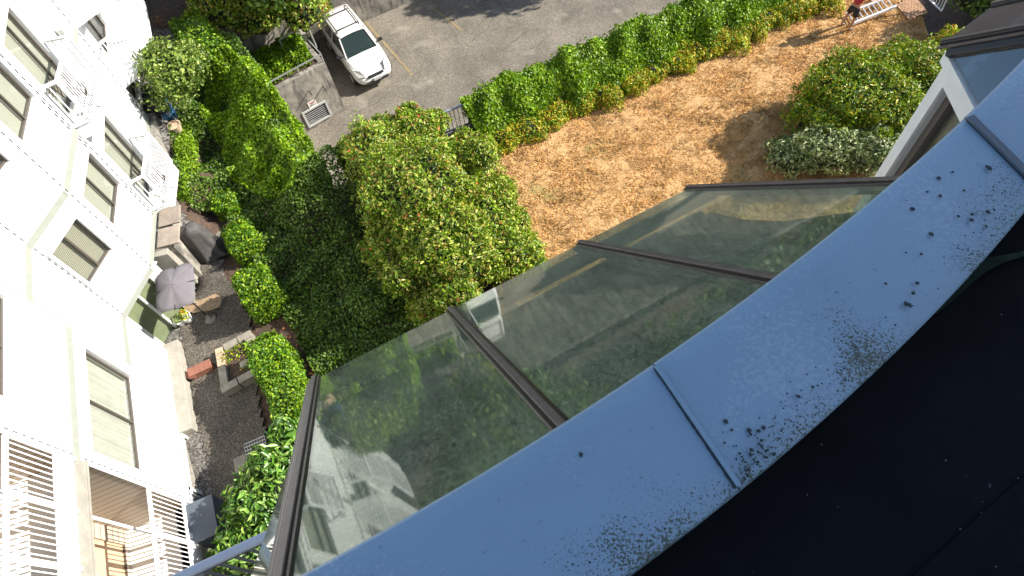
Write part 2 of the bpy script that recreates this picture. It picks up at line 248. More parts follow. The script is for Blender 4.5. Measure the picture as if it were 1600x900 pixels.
# ------------------------------------------------------------------ mesh helpers
class MB:
    def __init__(s): s.v = []; s.f = []
    def add(s, vs, fs):
        o = len(s.v); s.v += [tuple(v) for v in vs]; s.f += [tuple(i + o for i in f) for f in fs]
    def quad(s, *p): s.add(p, [tuple(range(len(p)))])
    def box8(s, p):      # 4 bottom + 4 top
        s.add(p, [(3, 2, 1, 0), (4, 5, 6, 7), (0, 1, 5, 4), (1, 2, 6, 5), (2, 3, 7, 6), (3, 0, 4, 7)])
    def box(s, c, d, rz=0, rot=None):
        R = rot or Matrix.Rotation(rz, 3, 'Z'); c = Vector(c); hx, hy, hz = d[0] / 2, d[1] / 2, d[2] / 2
        s.box8([c + R @ Vector(q) for q in ((-hx, -hy, -hz), (hx, -hy, -hz), (hx, hy, -hz), (-hx, hy, -hz), (-hx, -hy, hz), (hx, -hy, hz), (hx, hy, hz), (-hx, hy, hz))])
    def bar(s, a, b, wd, ht, up=(0, 0, 1)):
        a = Vector(a); b = Vector(b); d = (b - a).normalized(); up = Vector(up)
        if abs(d.dot(up)) > 0.98: up = Vector((1, 0, 0))
        x = d.cross(up).normalized() * wd / 2; u = x.cross(d).normalized() * ht / 2
        s.box8([a - x - u, a + x - u, b + x - u, b - x - u, a - x + u, a + x + u, b + x + u, b - x + u])
    def prism(s, poly, z0, z1):
        n = len(poly); A = sum(poly[i][0] * poly[(i + 1) % n][1] - poly[(i + 1) % n][0] * poly[i][1] for i in range(n))
        if A < 0: poly = poly[::-1]
        g = lambda z, p: z(p) if callable(z) else z
        vs = [(p[0], p[1], g(z0, p)) for p in poly] + [(p[0], p[1], g(z1, p)) for p in poly]
        s.add(vs, [tuple(range(n - 1, -1, -1)), tuple(range(n, 2 * n))] + [(i, (i + 1) % n, n + (i + 1) % n, n + i) for i in range(n)])
    def tube(s, path, r, n=8, cap=True):
        path = [Vector(p) for p in path]; rs = r if isinstance(r, (list, tuple)) else [r] * len(path); rings = []; vs = []; fs = []
        for i, p in enumerate(path):
            d = (path[min(i + 1, len(path) - 1)] - path[max(i - 1, 0)]).normalized()
            u = Vector((0, 0, 1)) if abs(d.z) < 0.95 else Vector((1, 0, 0))
            x = d.cross(u).normalized(); y = x.cross(d)
            for k in range(n): t = 2 * math.pi * k / n; vs.append(p + (x * math.cos(t) + y * math.sin(t)) * rs[i])
        for i in range(len(path) - 1):
            for k in range(n): fs.append((i * n + k, i * n + (k + 1) % n, (i + 1) * n + (k + 1) % n, (i + 1) * n + k))
        if cap: fs.append(tuple(range(n))[::-1]); fs.append(tuple((len(path) - 1) * n + k for k in range(n)))
        s.add(vs, fs)
    def lathe(s, c, prof, n=16):
        c = Vector(c); vs = []; fs = []
        for r, z in prof:
            for k in range(n): t = 2 * math.pi * k / n; vs.append(c + Vector((r * math.cos(t), r * math.sin(t), z)))
        for i in range(len(prof) - 1):
            for k in range(n): fs.append((i * n + k, i * n + (k + 1) % n, (i + 1) * n + (k + 1) % n, (i + 1) * n + k))
        fs.append(tuple(range(n))[::-1]); fs.append(tuple((len(prof) - 1) * n + k for k in range(n)))
        s.add(vs, fs)
    def build(s, name, m, parent=None, smooth=False, bevel=0, kind=None):
        me = bpy.data.meshes.new(name); me.from_pydata([tuple(v) for v in s.v], [], s.f); me.update()
        if m: me.materials.append(m)
        if smooth: me.polygons.foreach_set('use_smooth', [True] * len(me.polygons))
        o = bpy.data.objects.new(name, me); C.objects.link(o)
        if parent: attach(o, parent)
        if bevel: b = o.modifiers.new('b', 'BEVEL'); b.width = bevel; b.segments = 2; b.limit_method = 'ANGLE'
        if kind: o['kind'] = kind
        return o
def wmat(o):
    m = o.matrix_basis.copy()
    return (wmat(o.parent) @ o.matrix_parent_inverse @ m) if o.parent else m
def attach(o, p):
    o.parent = p; o.matrix_parent_inverse = wmat(p).inverted()
def tag(o, label, cat=None, group=None, kind=None):
    if label: o['label'] = label
    if cat: o['category'] = cat
    if group: o['group'] = group
    if kind: o['kind'] = kind
    return o
def thing(name, loc, label, cat, group=None):
    o = bpy.data.objects.new(name, None); C.objects.link(o); o.location = loc; o.empty_display_size = 0.2
    return tag(o, label, cat, group)
def npmesh(name, verts, faces_flat, loop_starts, loop_tot, m, parent=None):
    me = bpy.data.meshes.new(name); me.vertices.add(len(verts)); me.vertices.foreach_set('co', verts.astype(np.float32).ravel())
    me.loops.add(len(faces_flat)); me.loops.foreach_set('vertex_index', faces_flat.astype(np.int32))
    me.polygons.add(len(loop_starts)); me.polygons.foreach_set('loop_start', loop_starts.astype(np.int32))
    try: me.polygons.foreach_set('loop_total', loop_tot.astype(np.int32))
    except Exception: pass
    me.update(calc_edges=True); me.materials.append(m)
    o = bpy.data.objects.new(name, me); C.objects.link(o)
    if parent: attach(o, parent)
    return o
def norm(a): return a / np.maximum(np.linalg.norm(a, axis=1, keepdims=True), 1e-6)
def leaves(name, P, N, size, m, parent=None, aspect=0.5, jit=0.6, droop=0.0, fold=0.18, svar=0.45):
    """P points, N outward normals: one folded pointed leaf at every point (6 verts, 4 tris)"""
    n = len(P); N = norm(N + RNG.normal(0, jit, (n, 3)))
    T = RNG.normal(0, 1, (n, 3)); T[:, 2] -= droop; T = norm(T - (T * N).sum(1, keepdims=True) * N); B = np.cross(N, T)
    s = size * (1 + RNG.uniform(-svar, svar, (n, 1))); L = T * s; W = B * s * aspect * 0.5; F = N * s * fold
    v = np.stack([P - L * 0.5, P - L * 0.08 + W + F * 0.6, P + L * 0.22 + W * 0.8 + F * 0.4, P + L * 0.5 - F * 0.4, P + L * 0.22 - W * 0.8 + F * 0.4, P - L * 0.08 - W + F * 0.6], 1).reshape(-1, 3)
    b = (np.arange(n) * 6)[:, None]
    f = np.concatenate([b + np.array([[0, 1, 2, 3]]), b + np.array([[0, 3, 4, 5]])], 1).ravel()
    return npmesh(name, v, f, np.arange(2 * n) * 4, np.full(2 * n, 4), m, parent)
def blob_points(blobs, n, zmin=None, shell=0.75, low=-0.35):
    """blobs: (cx,cy,cz,rx,ry,rz). points near the outside of their union"""
    A = np.array([b[4] * b[5] + b[3] * b[5] + b[3] * b[4] for b in blobs]); k = RNG.choice(len(blobs), size=int(n * 1.8), p=A / A.sum())
    B = np.array(blobs)[k]; d = norm(RNG.normal(0, 1, (len(k), 3))); d[:, 2] = np.where(d[:, 2] < low, -d[:, 2], d[:, 2])
    r = shell + (1 - shell) * RNG.random((len(k), 1)) ** 0.5
    lump = 1 + 0.15 * np.sin(d[:, :1] * 6 + B[:, :1] * 3) * np.cos(d[:, 1:2] * 6 + B[:, 1:2] * 5) + 0.09 * np.sin(d[:, 2:] * 9 + B[:, :1]) + 0.07 * np.sin(d[:, :1] * 15) * np.sin(d[:, 1:2] * 14) + RNG.exponential(.03, (len(k), 1))
    P = B[:, :3] + d * B[:, 3:] * r * lump; N = norm(d / B[:, 3:])
    keep = np.ones(len(k), bool)
    for j, b in enumerate(blobs):
        q = (P - np.array(b[:3])) / np.array(b[3:]); keep &= ((q ** 2).sum(1) > 0.55) | (k == j)
    if zmin is not None: keep &= P[:, 2] > zmin
    P, N = P[keep][:n], N[keep][:n]
    return P, N
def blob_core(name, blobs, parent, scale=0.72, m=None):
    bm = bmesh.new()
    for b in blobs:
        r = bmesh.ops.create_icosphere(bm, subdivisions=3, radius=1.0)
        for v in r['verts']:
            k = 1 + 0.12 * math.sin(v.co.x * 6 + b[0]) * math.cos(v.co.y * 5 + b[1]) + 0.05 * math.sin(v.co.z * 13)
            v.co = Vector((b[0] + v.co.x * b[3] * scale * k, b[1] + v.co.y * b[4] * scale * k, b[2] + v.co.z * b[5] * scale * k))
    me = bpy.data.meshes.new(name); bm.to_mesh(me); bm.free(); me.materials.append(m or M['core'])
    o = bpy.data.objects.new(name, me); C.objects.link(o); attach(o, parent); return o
def inpoly(x, y, poly):
    r = np.zeros(x.shape, bool); n = len(poly)
    for i in range(n):
        x1, y1 = poly[i]; x2, y2 = poly[(i + 1) % n]
        c = ((y1 > y) != (y2 > y)); r ^= c & (x < (x2 - x1) * (y - y1) / ((y2 - y1) if y2 != y1 else 1e-9) + x1)
    return r

# ------------------------------------------------------------------ terrain
ZC = -3.3                                                     # level of the sunken car park
ctrl = [(a2(350, 500, 0), 0.0), (a2(345, 800, -0.2), -0.3), (a2(430, 660, -0.1), -0.1), (a2(268, 630, 0.1), 0.05), (a2(300, 450, 0.1), 0.1), (a2(285, 440, 0.15), 0.15), (a2(270, 470, 0.1), 0.1), (a2(320, 420, 0.1), 0.1), (a2(330, 560, 0), 0.0),
        (a2(262, 385, 1.7), 1.7), (a2(268, 340, 1.8), 1.8), (a2(255, 280, 1.95), 1.95), (a2(250, 200, 2.1), 2.1), (a2(240, 120, 2.1), 2.1), (a2(220, 40, 2.0), 2.0), (a2(290, 388, 1.1), 1.1),
        (a2(330, 60, 1.7), 1.7), (a2(300, 200, 1.3), 1.3), (a2(340, 250, .6), .6), (a2(360, 180, .7), .7), (a2(400, 300, 0.7), 0.7), (a2(350, 390, 0.3), 0.3), (a2(350, 330, 0.6), 0.6),
        (a2(450, 380, 0.3), 0.3), (a2(600, 500, 0), 0.0), (a2(520, 560, 0), -0.1), (a2(400, 60, 0.6), 0.6), (a2(430, 20, 0.8), 0.8), (a2(480, 460, 0.1), 0.1), (a2(400, 500, 0), 0.0),
        ((-4.6, 14.2), 0.0), ((0, 16), 0), ((5, 18), 0), ((0, 10), 0), ((4, 12), 0), ((10, 20), 0), ((14, 18), 0), ((8, 14), 0), ((-3, 8), 0), ((14, 24), 0), ((-6, 13.6), 0.1),
        ((-3, 3), -0.1), ((-7, 1), -0.3), ((-16, 25), 1.5), ((-20, 18), 2.0), ((20, 14), 0), ((22, 26), 0), ((-13, 20.5), 0.7), ((-12.3, 18.3), 0.9)]
CP = np.array([c[0] for c in ctrl]); CZ = np.array([c[1] for c in ctrl])
P_IV = [a2(540, 172, ZC), a2(470, 212, ZC), a2(492, 252, ZC)]
rail_pts = [a2(658, 190, 1.0), a2(745, 155, 1.0), a2(905, 80, 1.0), a2(1000, 42, 1.0), a2(1080, 8, 1.0)]
rd = Vector((rail_pts[4][0] - rail_pts[0][0], rail_pts[4][1] - rail_pts[0][1])).normalized()      # direction of the long retaining wall
rn = Vector((-rd.y, rd.x))
rail_pts.append((rail_pts[4][0] + rd.x * 26, rail_pts[4][1] + rd.y * 26))
wall_far = [a2(570, 33, ZC), a2(650, 0, ZC)]
fd = Vector((wall_far[1][0] - wall_far[0][0], wall_far[1][1] - wall_far[0][1])).normalized()
FW0 = (wall_far[0][0] - fd.x * 2.3, wall_far[0][1] - fd.y * 2.3); FW1 = (wall_far[0][0] + fd.x * 34, wall_far[0][1] + fd.y * 34)
GA, GB = P_IV[1], P_IV[0]                                         # foot of the wall with the grille
gx = Vector((GB[0] - GA[0], GB[1] - GA[1])); gl_ = gx.length; gx = gx / gl_; gy = Vector((-gx.y, gx.x))
NW = (rail_pts[0][0] - rd.x * 3.0, rail_pts[0][1] - rd.y * 3.0)
corner = P_IV[2]
K0, K1, K2 = a2(497, 262, 1.5), a2(466, 205, 1.7), a2(426, 138, 1.7); corner = K0
carpark = [K0, K1, K2, (GA[0] - gx.x * .6, GA[1] - gx.y * .6), (GB[0] , GB[1]), (GB[0] + gy.x * 2.2, GB[1] + gy.y * 2.2), FW0, FW1, (rail_pts[5][0], rail_pts[5][1]), tuple(Vector(rail_pts[0])), ]
def hz(x, y):
    x = np.asarray(x, float); y = np.asarray(y, float); sh = x.shape; x = x.ravel(); y = y.ravel()
    d2 = (x[:, None] - CP[None, :, 0]) ** 2 + (y[:, None] - CP[None, :, 1]) ** 2 + 0.02
    wgt = 1 / d2 ** 1.7; z = (wgt * CZ).sum(1) / wgt.sum(1)
    return z.reshape(sh)
def h1(x, y): return float(hz(np.array([x]), np.array([y]))[0])
def sheet(name, poly, step, dz, m, kind='structure', noise=0.02, hole=None, zf=None):
    xs = [p[0] for p in poly]; ys = [p[1] for p in poly]
    gxs = np.arange(min(xs) - step, max(xs) + step * 2, step); gys = np.arange(min(ys) - step, max(ys) + step * 2, step)
    X, Y = np.meshgrid(gxs, gys); Z = (zf(X, Y) if zf else hz(X, Y)) + dz + noise * (np.sin(X * 2.3 + Y * 1.1) * np.cos(Y * 1.7 - X * 0.6)) + noise * 0.5 * np.sin(X * 9) * np.cos(Y * 8)
    cx = (X[:-1, :-1] + X[1:, 1:]) / 2; cy = (Y[:-1, :-1] + Y[1:, 1:]) / 2
    k = inpoly(cx, cy, poly)
    if hole: k &= ~inpoly(cx, cy, hole)
    idx = np.arange(X.size).reshape(X.shape); q = np.stack([idx[:-1, :-1][k], idx[:-1, 1:][k], idx[1:, 1:][k], idx[1:, :-1][k]], 1)
    V_ = np.stack([X.ravel(), Y.ravel(), Z.ravel()], 1); u, inv = np.unique(q.ravel(), return_inverse=True)
    o = npmesh(name, V_[u], inv.ravel(), np.arange(len(q)) * 4, np.full(len(q), 4), m)
    o.data.polygons.foreach_set('use_smooth', [True] * len(o.data.polygons)); o['kind'] = kind
    return o
mb = MB(); mb.quad((-600, -600, -3.6), (600, -600, -3.6), (600, 600, -3.6), (-600, 600, -3.6)); mb.build('ground', M['soil'], kind='structure')
HOLE = [K0, K1, K2, (GA[0] - gx.x * .6, GA[1] - gx.y * .6), (GA[0] - gx.x * .6 + gy.x * 2.15, GA[1] - gx.y * .6 + gy.y * 2.15)] + carpark[5:]
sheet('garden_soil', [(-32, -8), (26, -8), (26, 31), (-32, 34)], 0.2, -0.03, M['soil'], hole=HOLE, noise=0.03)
cx_ = carpark
mb = MB(); mb.add([(p[0], p[1], ZC) for p in carpark], [tuple(range(len(carpark)))[::-1]])
ap = mb.build('car_park', M['asphalt'], kind='structure')
LAWN = [a2(735, 250, 0), a2(830, 200, 0), a2(900, 165, 0), a2(1060, 90, 0), a2(1230, 25, 0), a2(1340, -15, 0), (11.5, 23.5), (12.0, 20.5), (11.9, 18.9), (11.6, 18), (11.5, 15), (9, 8), (4, 7), (0, 6), (-1.4, 7.6), (-2.3, 10), (-2.9, 11.6)]  # right edge pulled in so dark soil deepens the shaded corner
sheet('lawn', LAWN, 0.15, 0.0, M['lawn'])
PATIO = [(-8.2, -2), (-10.2, 1), (-12, 5.5), (-12.6, 8.3), (-13, 10.0), (-14.6, 13.5), (-15.5, 18), (-13.6, 19), a2(285, 140, 1.8), a2(270, 250, 1.6), a2(300, 350, 0.8), a2(350, 400, 0.2), a2(375, 500, 0), a2(400, 640, 0), a2(400, 720, 0), a2(380, 860, 0), (-5.5, 0.5), (-5.5, -2)]
sheet('gravel_path', PATIO, 0.15, 0.0, M['gravel'], noise=0.008)
PAVE = [a2(298, 440, 0), a2(350, 415, 0), a2(392, 500, 0), a2(405, 640, 0), a2(430, 760, 0), a2(340, 860, 0), a2(318, 700, 0), a2(305, 640, 0), a2(292, 560, 0), a2(285, 500, 0)]
sheet('patio', PAVE, 0.12, 0.03, M['aggregate'], noise=0.004)

# straw lawn blades
def grass(name, n, poly, m, label, L=0.10, cond=None):
    xs = [p[0] for p in poly]; ys = [p[1] for p in poly]
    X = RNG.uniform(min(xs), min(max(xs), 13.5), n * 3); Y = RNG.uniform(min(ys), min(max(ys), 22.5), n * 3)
    k = inpoly(X, Y, poly)
    if cond is not None: k &= cond(X, Y)
    k &= RNG.random(X.shape) < np.where(np.sin(11 * X + 2 * np.sin(7 * Y)) * np.sin(12 * Y + 2 * np.sin(9 * X)) > -.1, 1, .3)
    X, Y = X[k][:n], Y[k][:n]; n = len(X); Z = hz(X, Y)
    clump = np.sin(X * 5.1 + 2 * np.sin(Y * 3.3)) * np.sin(Y * 4.7 + 2 * np.sin(X * 2.9))
    a = RNG.uniform(0, 6.28, n); tilt = RNG.uniform(0.15, 0.75, n) ; l = L * RNG.uniform(0.5, 1.3, n) * (1 + 0.4 * clump)
    d = np.stack([np.cos(a), np.sin(a), np.zeros(n)], 1); s = np.stack([-np.sin(a), np.cos(a), np.zeros(n)], 1) * 0.0075
    P = np.stack([X, Y, Z], 1); T = P + d * (l * (1 - tilt * 0.5))[:, None] + np.array([0, 0, 1.0]) * (l * tilt)[:, None]; Mi = P + d * (l * 0.4)[:, None] + np.array([0, 0, 1.0]) * (l * tilt * 0.8)[:, None]
    v = np.stack([P - s, P + s, Mi + s * 0.9, T, Mi - s * 0.9], 1).reshape(-1, 3); b = (np.arange(n) * 5)[:, None]
    o = npmesh(name, v, (b + np.array([[0, 1, 2, 3, 4]])).ravel(), np.arange(n) * 5, np.full(n, 5), m)
    return tag(o, label, 'grass', kind='stuff')
grass('dry_grass', 170000, LAWN, M['blade'], 'short straw coloured grass of the parched lawn', .085)
ga = Vector(a2(1180, 200, 0)); gb = Vector(a2(850, 375, 0)); gc = Vector(a2(1460, 60, 0))
grass('green_grass', 10000, LAWN, M['blade_green'], 'half green grass along the shaded edges of the lawn', 0.09,
      lambda X, Y: (np.hypot(X - ga.x, Y - ga.y) + RNG.normal(0, 0.35, X.shape) < 0.7) | (np.hypot(X - gb.x, Y - gb.y) + RNG.normal(0, .25, X.shape) < 0.8) | (np.hypot(X - gc.x, Y - gc.y) + RNG.normal(0, .3, X.shape) < 2.0))

# ------------------------------------------------------------------ the white apartment block across the court
class Face:
    """vertical wall plane from A to B (plan); s along it, z up, off towards the court"""
    def __init__(f, A, B):
        f.A = Vector(A[:2]); f.B = Vector(B[:2]); f.d = (f.B - f.A).normalized(); f.L = (f.B - f.A).length
        n = Vector((f.d.y, -f.d.x)); mid = (f.A + f.B) / 2
        f.n = n if n.dot(-mid + Vector((3, 8))) > 0 else -n
    def p(f, s, z, off=0.0):
        q = f.A + f.d * s + f.n * off; return Vector((q.x, q.y, z))
    def uv(f, px, py):
        r = ray((px, py)); D = f.d
        # t*r = A + s*d
        det = r.x * -D.y + D.x * r.y; t = (f.A.x * -D.y + D.x * f.A.y) / det; s = (Vector((r.x * t, r.y * t)) - f.A).dot(D)
        return s, H + t * r.z
    def rect(f, *pts):
        q = [f.uv(*p) for p in pts]; ss = sorted(a[0] for a in q); zz = sorted(a[1] for a in q); h = len(q) // 2
        return (sum(ss[:h]) / h, sum(ss[h:]) / h, sum(zz[:h]) / h, sum(zz[h:]) / h)
def slab(mb, f, s0, s1, z0, z1, o0, o1):
    P = [f.p(s0, z0, o0), f.p(s1, z0, o0), f.p(s1, z0, o1), f.p(s0, z0, o1), f.p(s0, z1, o0), f.p(s1, z1, o0), f.p(s1, z1, o1), f.p(s0, z1, o1)]
    a = (P[1] - P[0]).cross(P[3] - P[0])
    if a.z < 0: P = [P[3], P[2], P[1], P[0], P[7], P[6], P[5], P[4]]
    mb.box8(P)
def wall(mb, f, s0, s1, z0, z1, holes=(), depth=0.12, th=0.24):
    ss = sorted({s0, s1, *[h[0] for h in holes], *[h[1] for h in holes]}); zs = sorted({z0, z1, *[h[2] for h in holes], *[h[3] for h in holes]})
    for i in range(len(ss) - 1):
        # merge vertical runs
        run = None
        for j in range(len(zs) - 1):
            cs, cz = (ss[i] + ss[i + 1]) / 2, (zs[j] + zs[j + 1]) / 2
            inh = any(h[0] < cs < h[1] and h[2] < cz < h[3] for h in holes)
            if not inh: run = (run[0], zs[j + 1]) if run else (zs[j], zs[j + 1])
            if (inh or j == len(zs) - 2) and run:
                a, b = run; mb.quad(f.p(ss[i], a), f.p(ss[i + 1], a), f.p(ss[i + 1], b), f.p(ss[i], b)); run = None
    for h in holes:
        a, b, c, d = h; e = -th
        mb.quad(f.p(a, c), f.p(b, c), f.p(b, c, e), f.p(a, c, e)); mb.quad(f.p(a, d), f.p(b, d), f.p(b, d, e), f.p(a, d, e))
        mb.quad(f.p(a, c), f.p(a, d), f.p(a, d, e), f.p(a, c, e)); mb.quad(f.p(b, c), f.p(b, d), f.p(b, d, e), f.p(b, c, e))
def window(parent, f, h, cover='shade', split=0.5, fw=0.045, frame='frame', horiz=False, cm=None, label=None):
    a, b, c, d = h; mb = MB(); o = -0.05; e = -0.11
    slab(mb, f, a, a + fw, c, d, e, o); slab(mb, f, b - fw, b, c, d, e, o); slab(mb, f, a + fw, b - fw, c, c + fw, e, o); slab(mb, f, a + fw, b - fw, d - fw, d, e, o)
    if split:
        m = a + (b - a) * split
        slab(mb, f, m - fw / 2, m + fw / 2, c + fw, d - fw, e, o + 0.01)
    fr = mb.build('window', M[frame], parent)
    if label: fr['label'] = label
    g = MB(); g.quad(f.p(a + fw, c + fw, -0.085), f.p(b - fw, c + fw, -0.085), f.p(b - fw, d - fw, -0.085), f.p(a + fw, d - fw, -0.085)); g.build('glass_pane', M['winglass'], fr)
    g = MB()
    if cover == 'curtain_or_dark':
        N = 60; pts = []
        for i in range(N + 1):
            s = a + (b - a) * i / N; pts.append((s, -0.17 - 0.028 * math.sin(i * 1.35) - 0.015 * math.sin(i * 0.53)))
        for i in range(N): g.quad(f.p(pts[i][0], c, pts[i][1]), f.p(pts[i + 1][0], c, pts[i + 1][1]), f.p(pts[i + 1][0], d, pts[i + 1][1]), f.p(pts[i][0], d, pts[i][1]))
        g.build('curtain_or_dark', M['curtain_or_dark'], fr, smooth=True)
    else:
        g.quad(f.p(a, c, -0.15), f.p(b, c, -0.15), f.p(b, d, -0.15), f.p(a, d, -0.15)); g.build({'shade': 'roller_blind', 'blind': 'venetian_blind', 'darkin': 'curtain_or_dark'}[cover], M[cm or cover], fr)  # darkin cover: dark sheet painted as the dim room behind
    # casing boards around the opening, sill proud
    mb = MB(); t = 0.09
    slab(mb, f, a - t, a, c - t, d + t, 0.002, 0.03); slab(mb, f, b, b + t, c - t, d + t, 0.002, 0.03); slab(mb, f, a, b, d, d + t, 0.002, 0.03); slab(mb, f, a, b, c - t, c, 0.002, 0.045)
    mb.build('casing', M['trim'], fr)
    return fr

E2, E1, E0 = a2(237, 423, 2.3), a2(194, 498, 2.3), a2(203, 572, 2.3)
EV = (-9.537, 2.672); E3 = (-11.81, 10.12); E4 = (-12.42, 11.72); E5 = (-13.35, 13.81)
fl = Face(E1, EV)                                     # long plane E1 .. E0 .. EV and on
SEV = fl.L; SE0 = (Vector(E0) - fl.A).dot(fl.d)
f1 = Face(E2, E1); f0 = Face(E2, E3); fb = Face(E3, E4); f5 = Face(E4, E5)
B1 = thing('apartment_building', (-13, 6, 0), 'sunlit white clad apartment block with bays, balconies and blinds across the garden', 'building')
TOP = 15.0; LV = 3.26
holes = {'f1': [], 'f0': [], 'fl': [], 'fb': [], 'f5': []}
w1 = f1.rect((113, 340), (83, 400), (177, 387), (142, 443)); w0 = f0.rect((135, 235), (183, 283), (185, 360), (131, 310))
w3 = fl.rect((132, 547), (202, 585), (225, 732), (143, 712)); w3b = (w3[0] - 0.05, w3[0] + 2.15, 6.22, 8.0)
for k in range(0, 4):
    if w1[3] + k * LV < TOP: holes['f1'].append((w1[0], w1[1], w1[2] + k * LV, w1[3] + k * LV)); holes['f0'].append((w0[0], w0[1], w0[2] - (k == 1) * 0.25 + k * LV, w0[3] + k * LV + (k == 1) * 0.25))
holes['fl'] = [w3, w3b, (w3b[0], w3b[1], w3b[2] + LV, w3b[3] + LV)]
dz = (0.06, f1.L - 0.1, 0.12, 2.2)
mb = MB()
wall(mb, f1, 0, f1.L, 2.3, TOP, holes['f1']); wall(mb, f0, 0, f0.L, 2.3, TOP, holes['f0'])
R0, R1 = SEV, SEV + 4.6                                # balcony recess
wall(mb, fl, 0, SEV, 0.3, TOP, holes['fl']); wall(mb, fl, R1, R1 + 5, -0.6, TOP, [])
fbh = [(0.25, fb.L - 0.1, 2.5 + k * LV, 4.6 + k * LV) for k in range(4) if 4.6 + k * LV < TOP]
wall(mb, fb, 0, fb.L, 2.3, TOP, fbh); wall(mb, f5, 0, f5.L, 2.3, TOP, [])
# far recess beyond E5 and its return wall
A6 = Vector(E5) - f5.n * 0.14; f6 = Face(E5, A6); B6 = A6 + f5.d * 7.5; f7 = Face(A6, B6)
f7h = [(1.0, 2.7, 3.84, 5.46), (3.0, 4.4, 4.1, 5.46), (1.0, 2.9, 5.95, 8.0), (3.2, 4.4, 6.6, 8.0), (1.0, 2.9, 9.35, 11.4), (3.2, 4.4, 10, 11.4), (0.5, 3.2, 2.45, 3.3)]
f7h2 = [(0.4, 2.9, 2.4, 3.4)]
wall(mb, f6, 0, f6.L, 2.2, TOP); wall(mb, f7, 0, 7.5, 2.2, TOP, f7h[:3] + f7h[3:] + [])
# underside of the overhanging bay, roof and back of the block
bk = [fl.p(R1 + 5, 0).xy, (fl.p(R1 + 5, 0, -11)).xy, (B6.x - 9, B6.y + 1), (B6.x, B6.y)]
PL = [fl.p(R1 + 5, 0).xy, fl.p(R1, 0).xy, fl.p(R1, 0, -1.6).xy, fl.p(R0, 0, -1.6).xy, fl.p(R0, 0).xy, Vector(E1), Vector(E2), Vector(E3), Vector(E4), Vector(E5), A6, B6, Vector(bk[2]), Vector(bk[1])]
for a, b in ((PL[11], PL[12]), (PL[12], PL[13]), (PL[13], PL[0])):
    mb.quad((a[0], a[1], -0.8), (b[0], b[1], -0.8), (b[0], b[1], TOP), (a[0], a[1], TOP))
mb.build('wall', M['white'], B1)
mb = MB(); mb.prism([(p[0], p[1]) for p in [PL[0], fl.p(R0, 0).xy] + PL[5:]], TOP, TOP + 0.25); mb.build('roof', M['trim'], B1)
# one stretch of visible lap siding between the upper windows of the first bay
mb = MB(); slab(mb, f1, 0.02, f1.L - 0.02, w1[3] + 0.55, w1[2] + LV - 0.12, 0.003, 0.012); mb.build('siding', M['lap'], B1)
# horizontal band boards at the floors
M['band'] = mat('grey_green_band', (0.30, 0.31, 0.26), 0.6, var=0.1, scale=6)
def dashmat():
    m = mat('corner_shadow_gaps', (0.05, 0.05, 0.045), 0.7); n, l, b = nodes(m); g = n.new('ShaderNodeNewGeometry'); sp = n.new('ShaderNodeSeparateXYZ'); l.new(g.outputs['Position'], sp.inputs[0])
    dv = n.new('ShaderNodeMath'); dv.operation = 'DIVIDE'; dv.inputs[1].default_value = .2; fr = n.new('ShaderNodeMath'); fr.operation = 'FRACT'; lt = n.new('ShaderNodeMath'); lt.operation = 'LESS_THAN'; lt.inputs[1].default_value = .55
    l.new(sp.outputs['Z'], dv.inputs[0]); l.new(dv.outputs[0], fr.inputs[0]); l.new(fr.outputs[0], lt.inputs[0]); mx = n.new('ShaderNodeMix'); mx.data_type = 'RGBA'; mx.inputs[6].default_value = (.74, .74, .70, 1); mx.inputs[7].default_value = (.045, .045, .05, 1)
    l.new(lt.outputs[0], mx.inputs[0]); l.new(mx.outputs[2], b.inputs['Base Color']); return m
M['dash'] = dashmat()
mb = MB()
for k in range(4):
    z = 2.3 + k * LV
    for f, s0, s1 in ((f1, -0.03, f1.L + 0.01), (f0, -0.03, f0.L + 0.02), (f5, 0, f5.L), (fl, 0.0, SE0)):
        mb = MB(); slab(mb, f, s0, s1, z - 0.02, z + 0.15, 0.004, 0.03); mb.build('band_board', M['band'], B1)
for z in (4.42, 4.42 + LV, 4.42 + 2 * LV): mb = MB(); slab(mb, fl, SE0 + 0.02, SEV, z, z + 0.17, 0.004, 0.035); mb.build('band_board', M['band'], B1)

# corner boards; shadow gaps of the lapped courses are painted as dark dashes
mb = MB(); nb = MB()
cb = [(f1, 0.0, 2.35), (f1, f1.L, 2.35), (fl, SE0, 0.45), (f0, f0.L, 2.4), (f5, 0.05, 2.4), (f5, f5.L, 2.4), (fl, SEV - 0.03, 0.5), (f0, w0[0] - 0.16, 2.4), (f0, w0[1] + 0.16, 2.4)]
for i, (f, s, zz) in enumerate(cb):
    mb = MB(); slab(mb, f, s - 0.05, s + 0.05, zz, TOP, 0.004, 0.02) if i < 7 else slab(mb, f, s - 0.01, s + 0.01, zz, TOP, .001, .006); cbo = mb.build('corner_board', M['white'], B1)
    nb = MB(); slab(nb, f, s - 0.080, s - 0.051, zz, TOP, 0.003, 0.019); nb.build('shadow_gap_dashes', M['dash'], cbo)
# foundation and ground storey
mb = MB()
slab(mb, fl, -0.2, SE0 + 1.2, -0.8, 0.36, -0.2, 0.34); mb.build('foundation_ledge', M['ledge'], B1, bevel=0.02); mb = MB(); slab(mb, f0, 0.5, f0.L + 0.4, 0.6, 2.22, -0.3, 0.36)
mb.build('foundation_ledge', M['ledge'], B1, bevel=0.02)
mb = MB(); slab(mb, f5, -3.0, f5.L + 0.2, 0.6, 2.25, -0.4, 0.22); slab(mb, fl, 0, 16, -1.2, 0.3, -0.4, -0.03); mb.build('foundation', M['concrete'], B1)
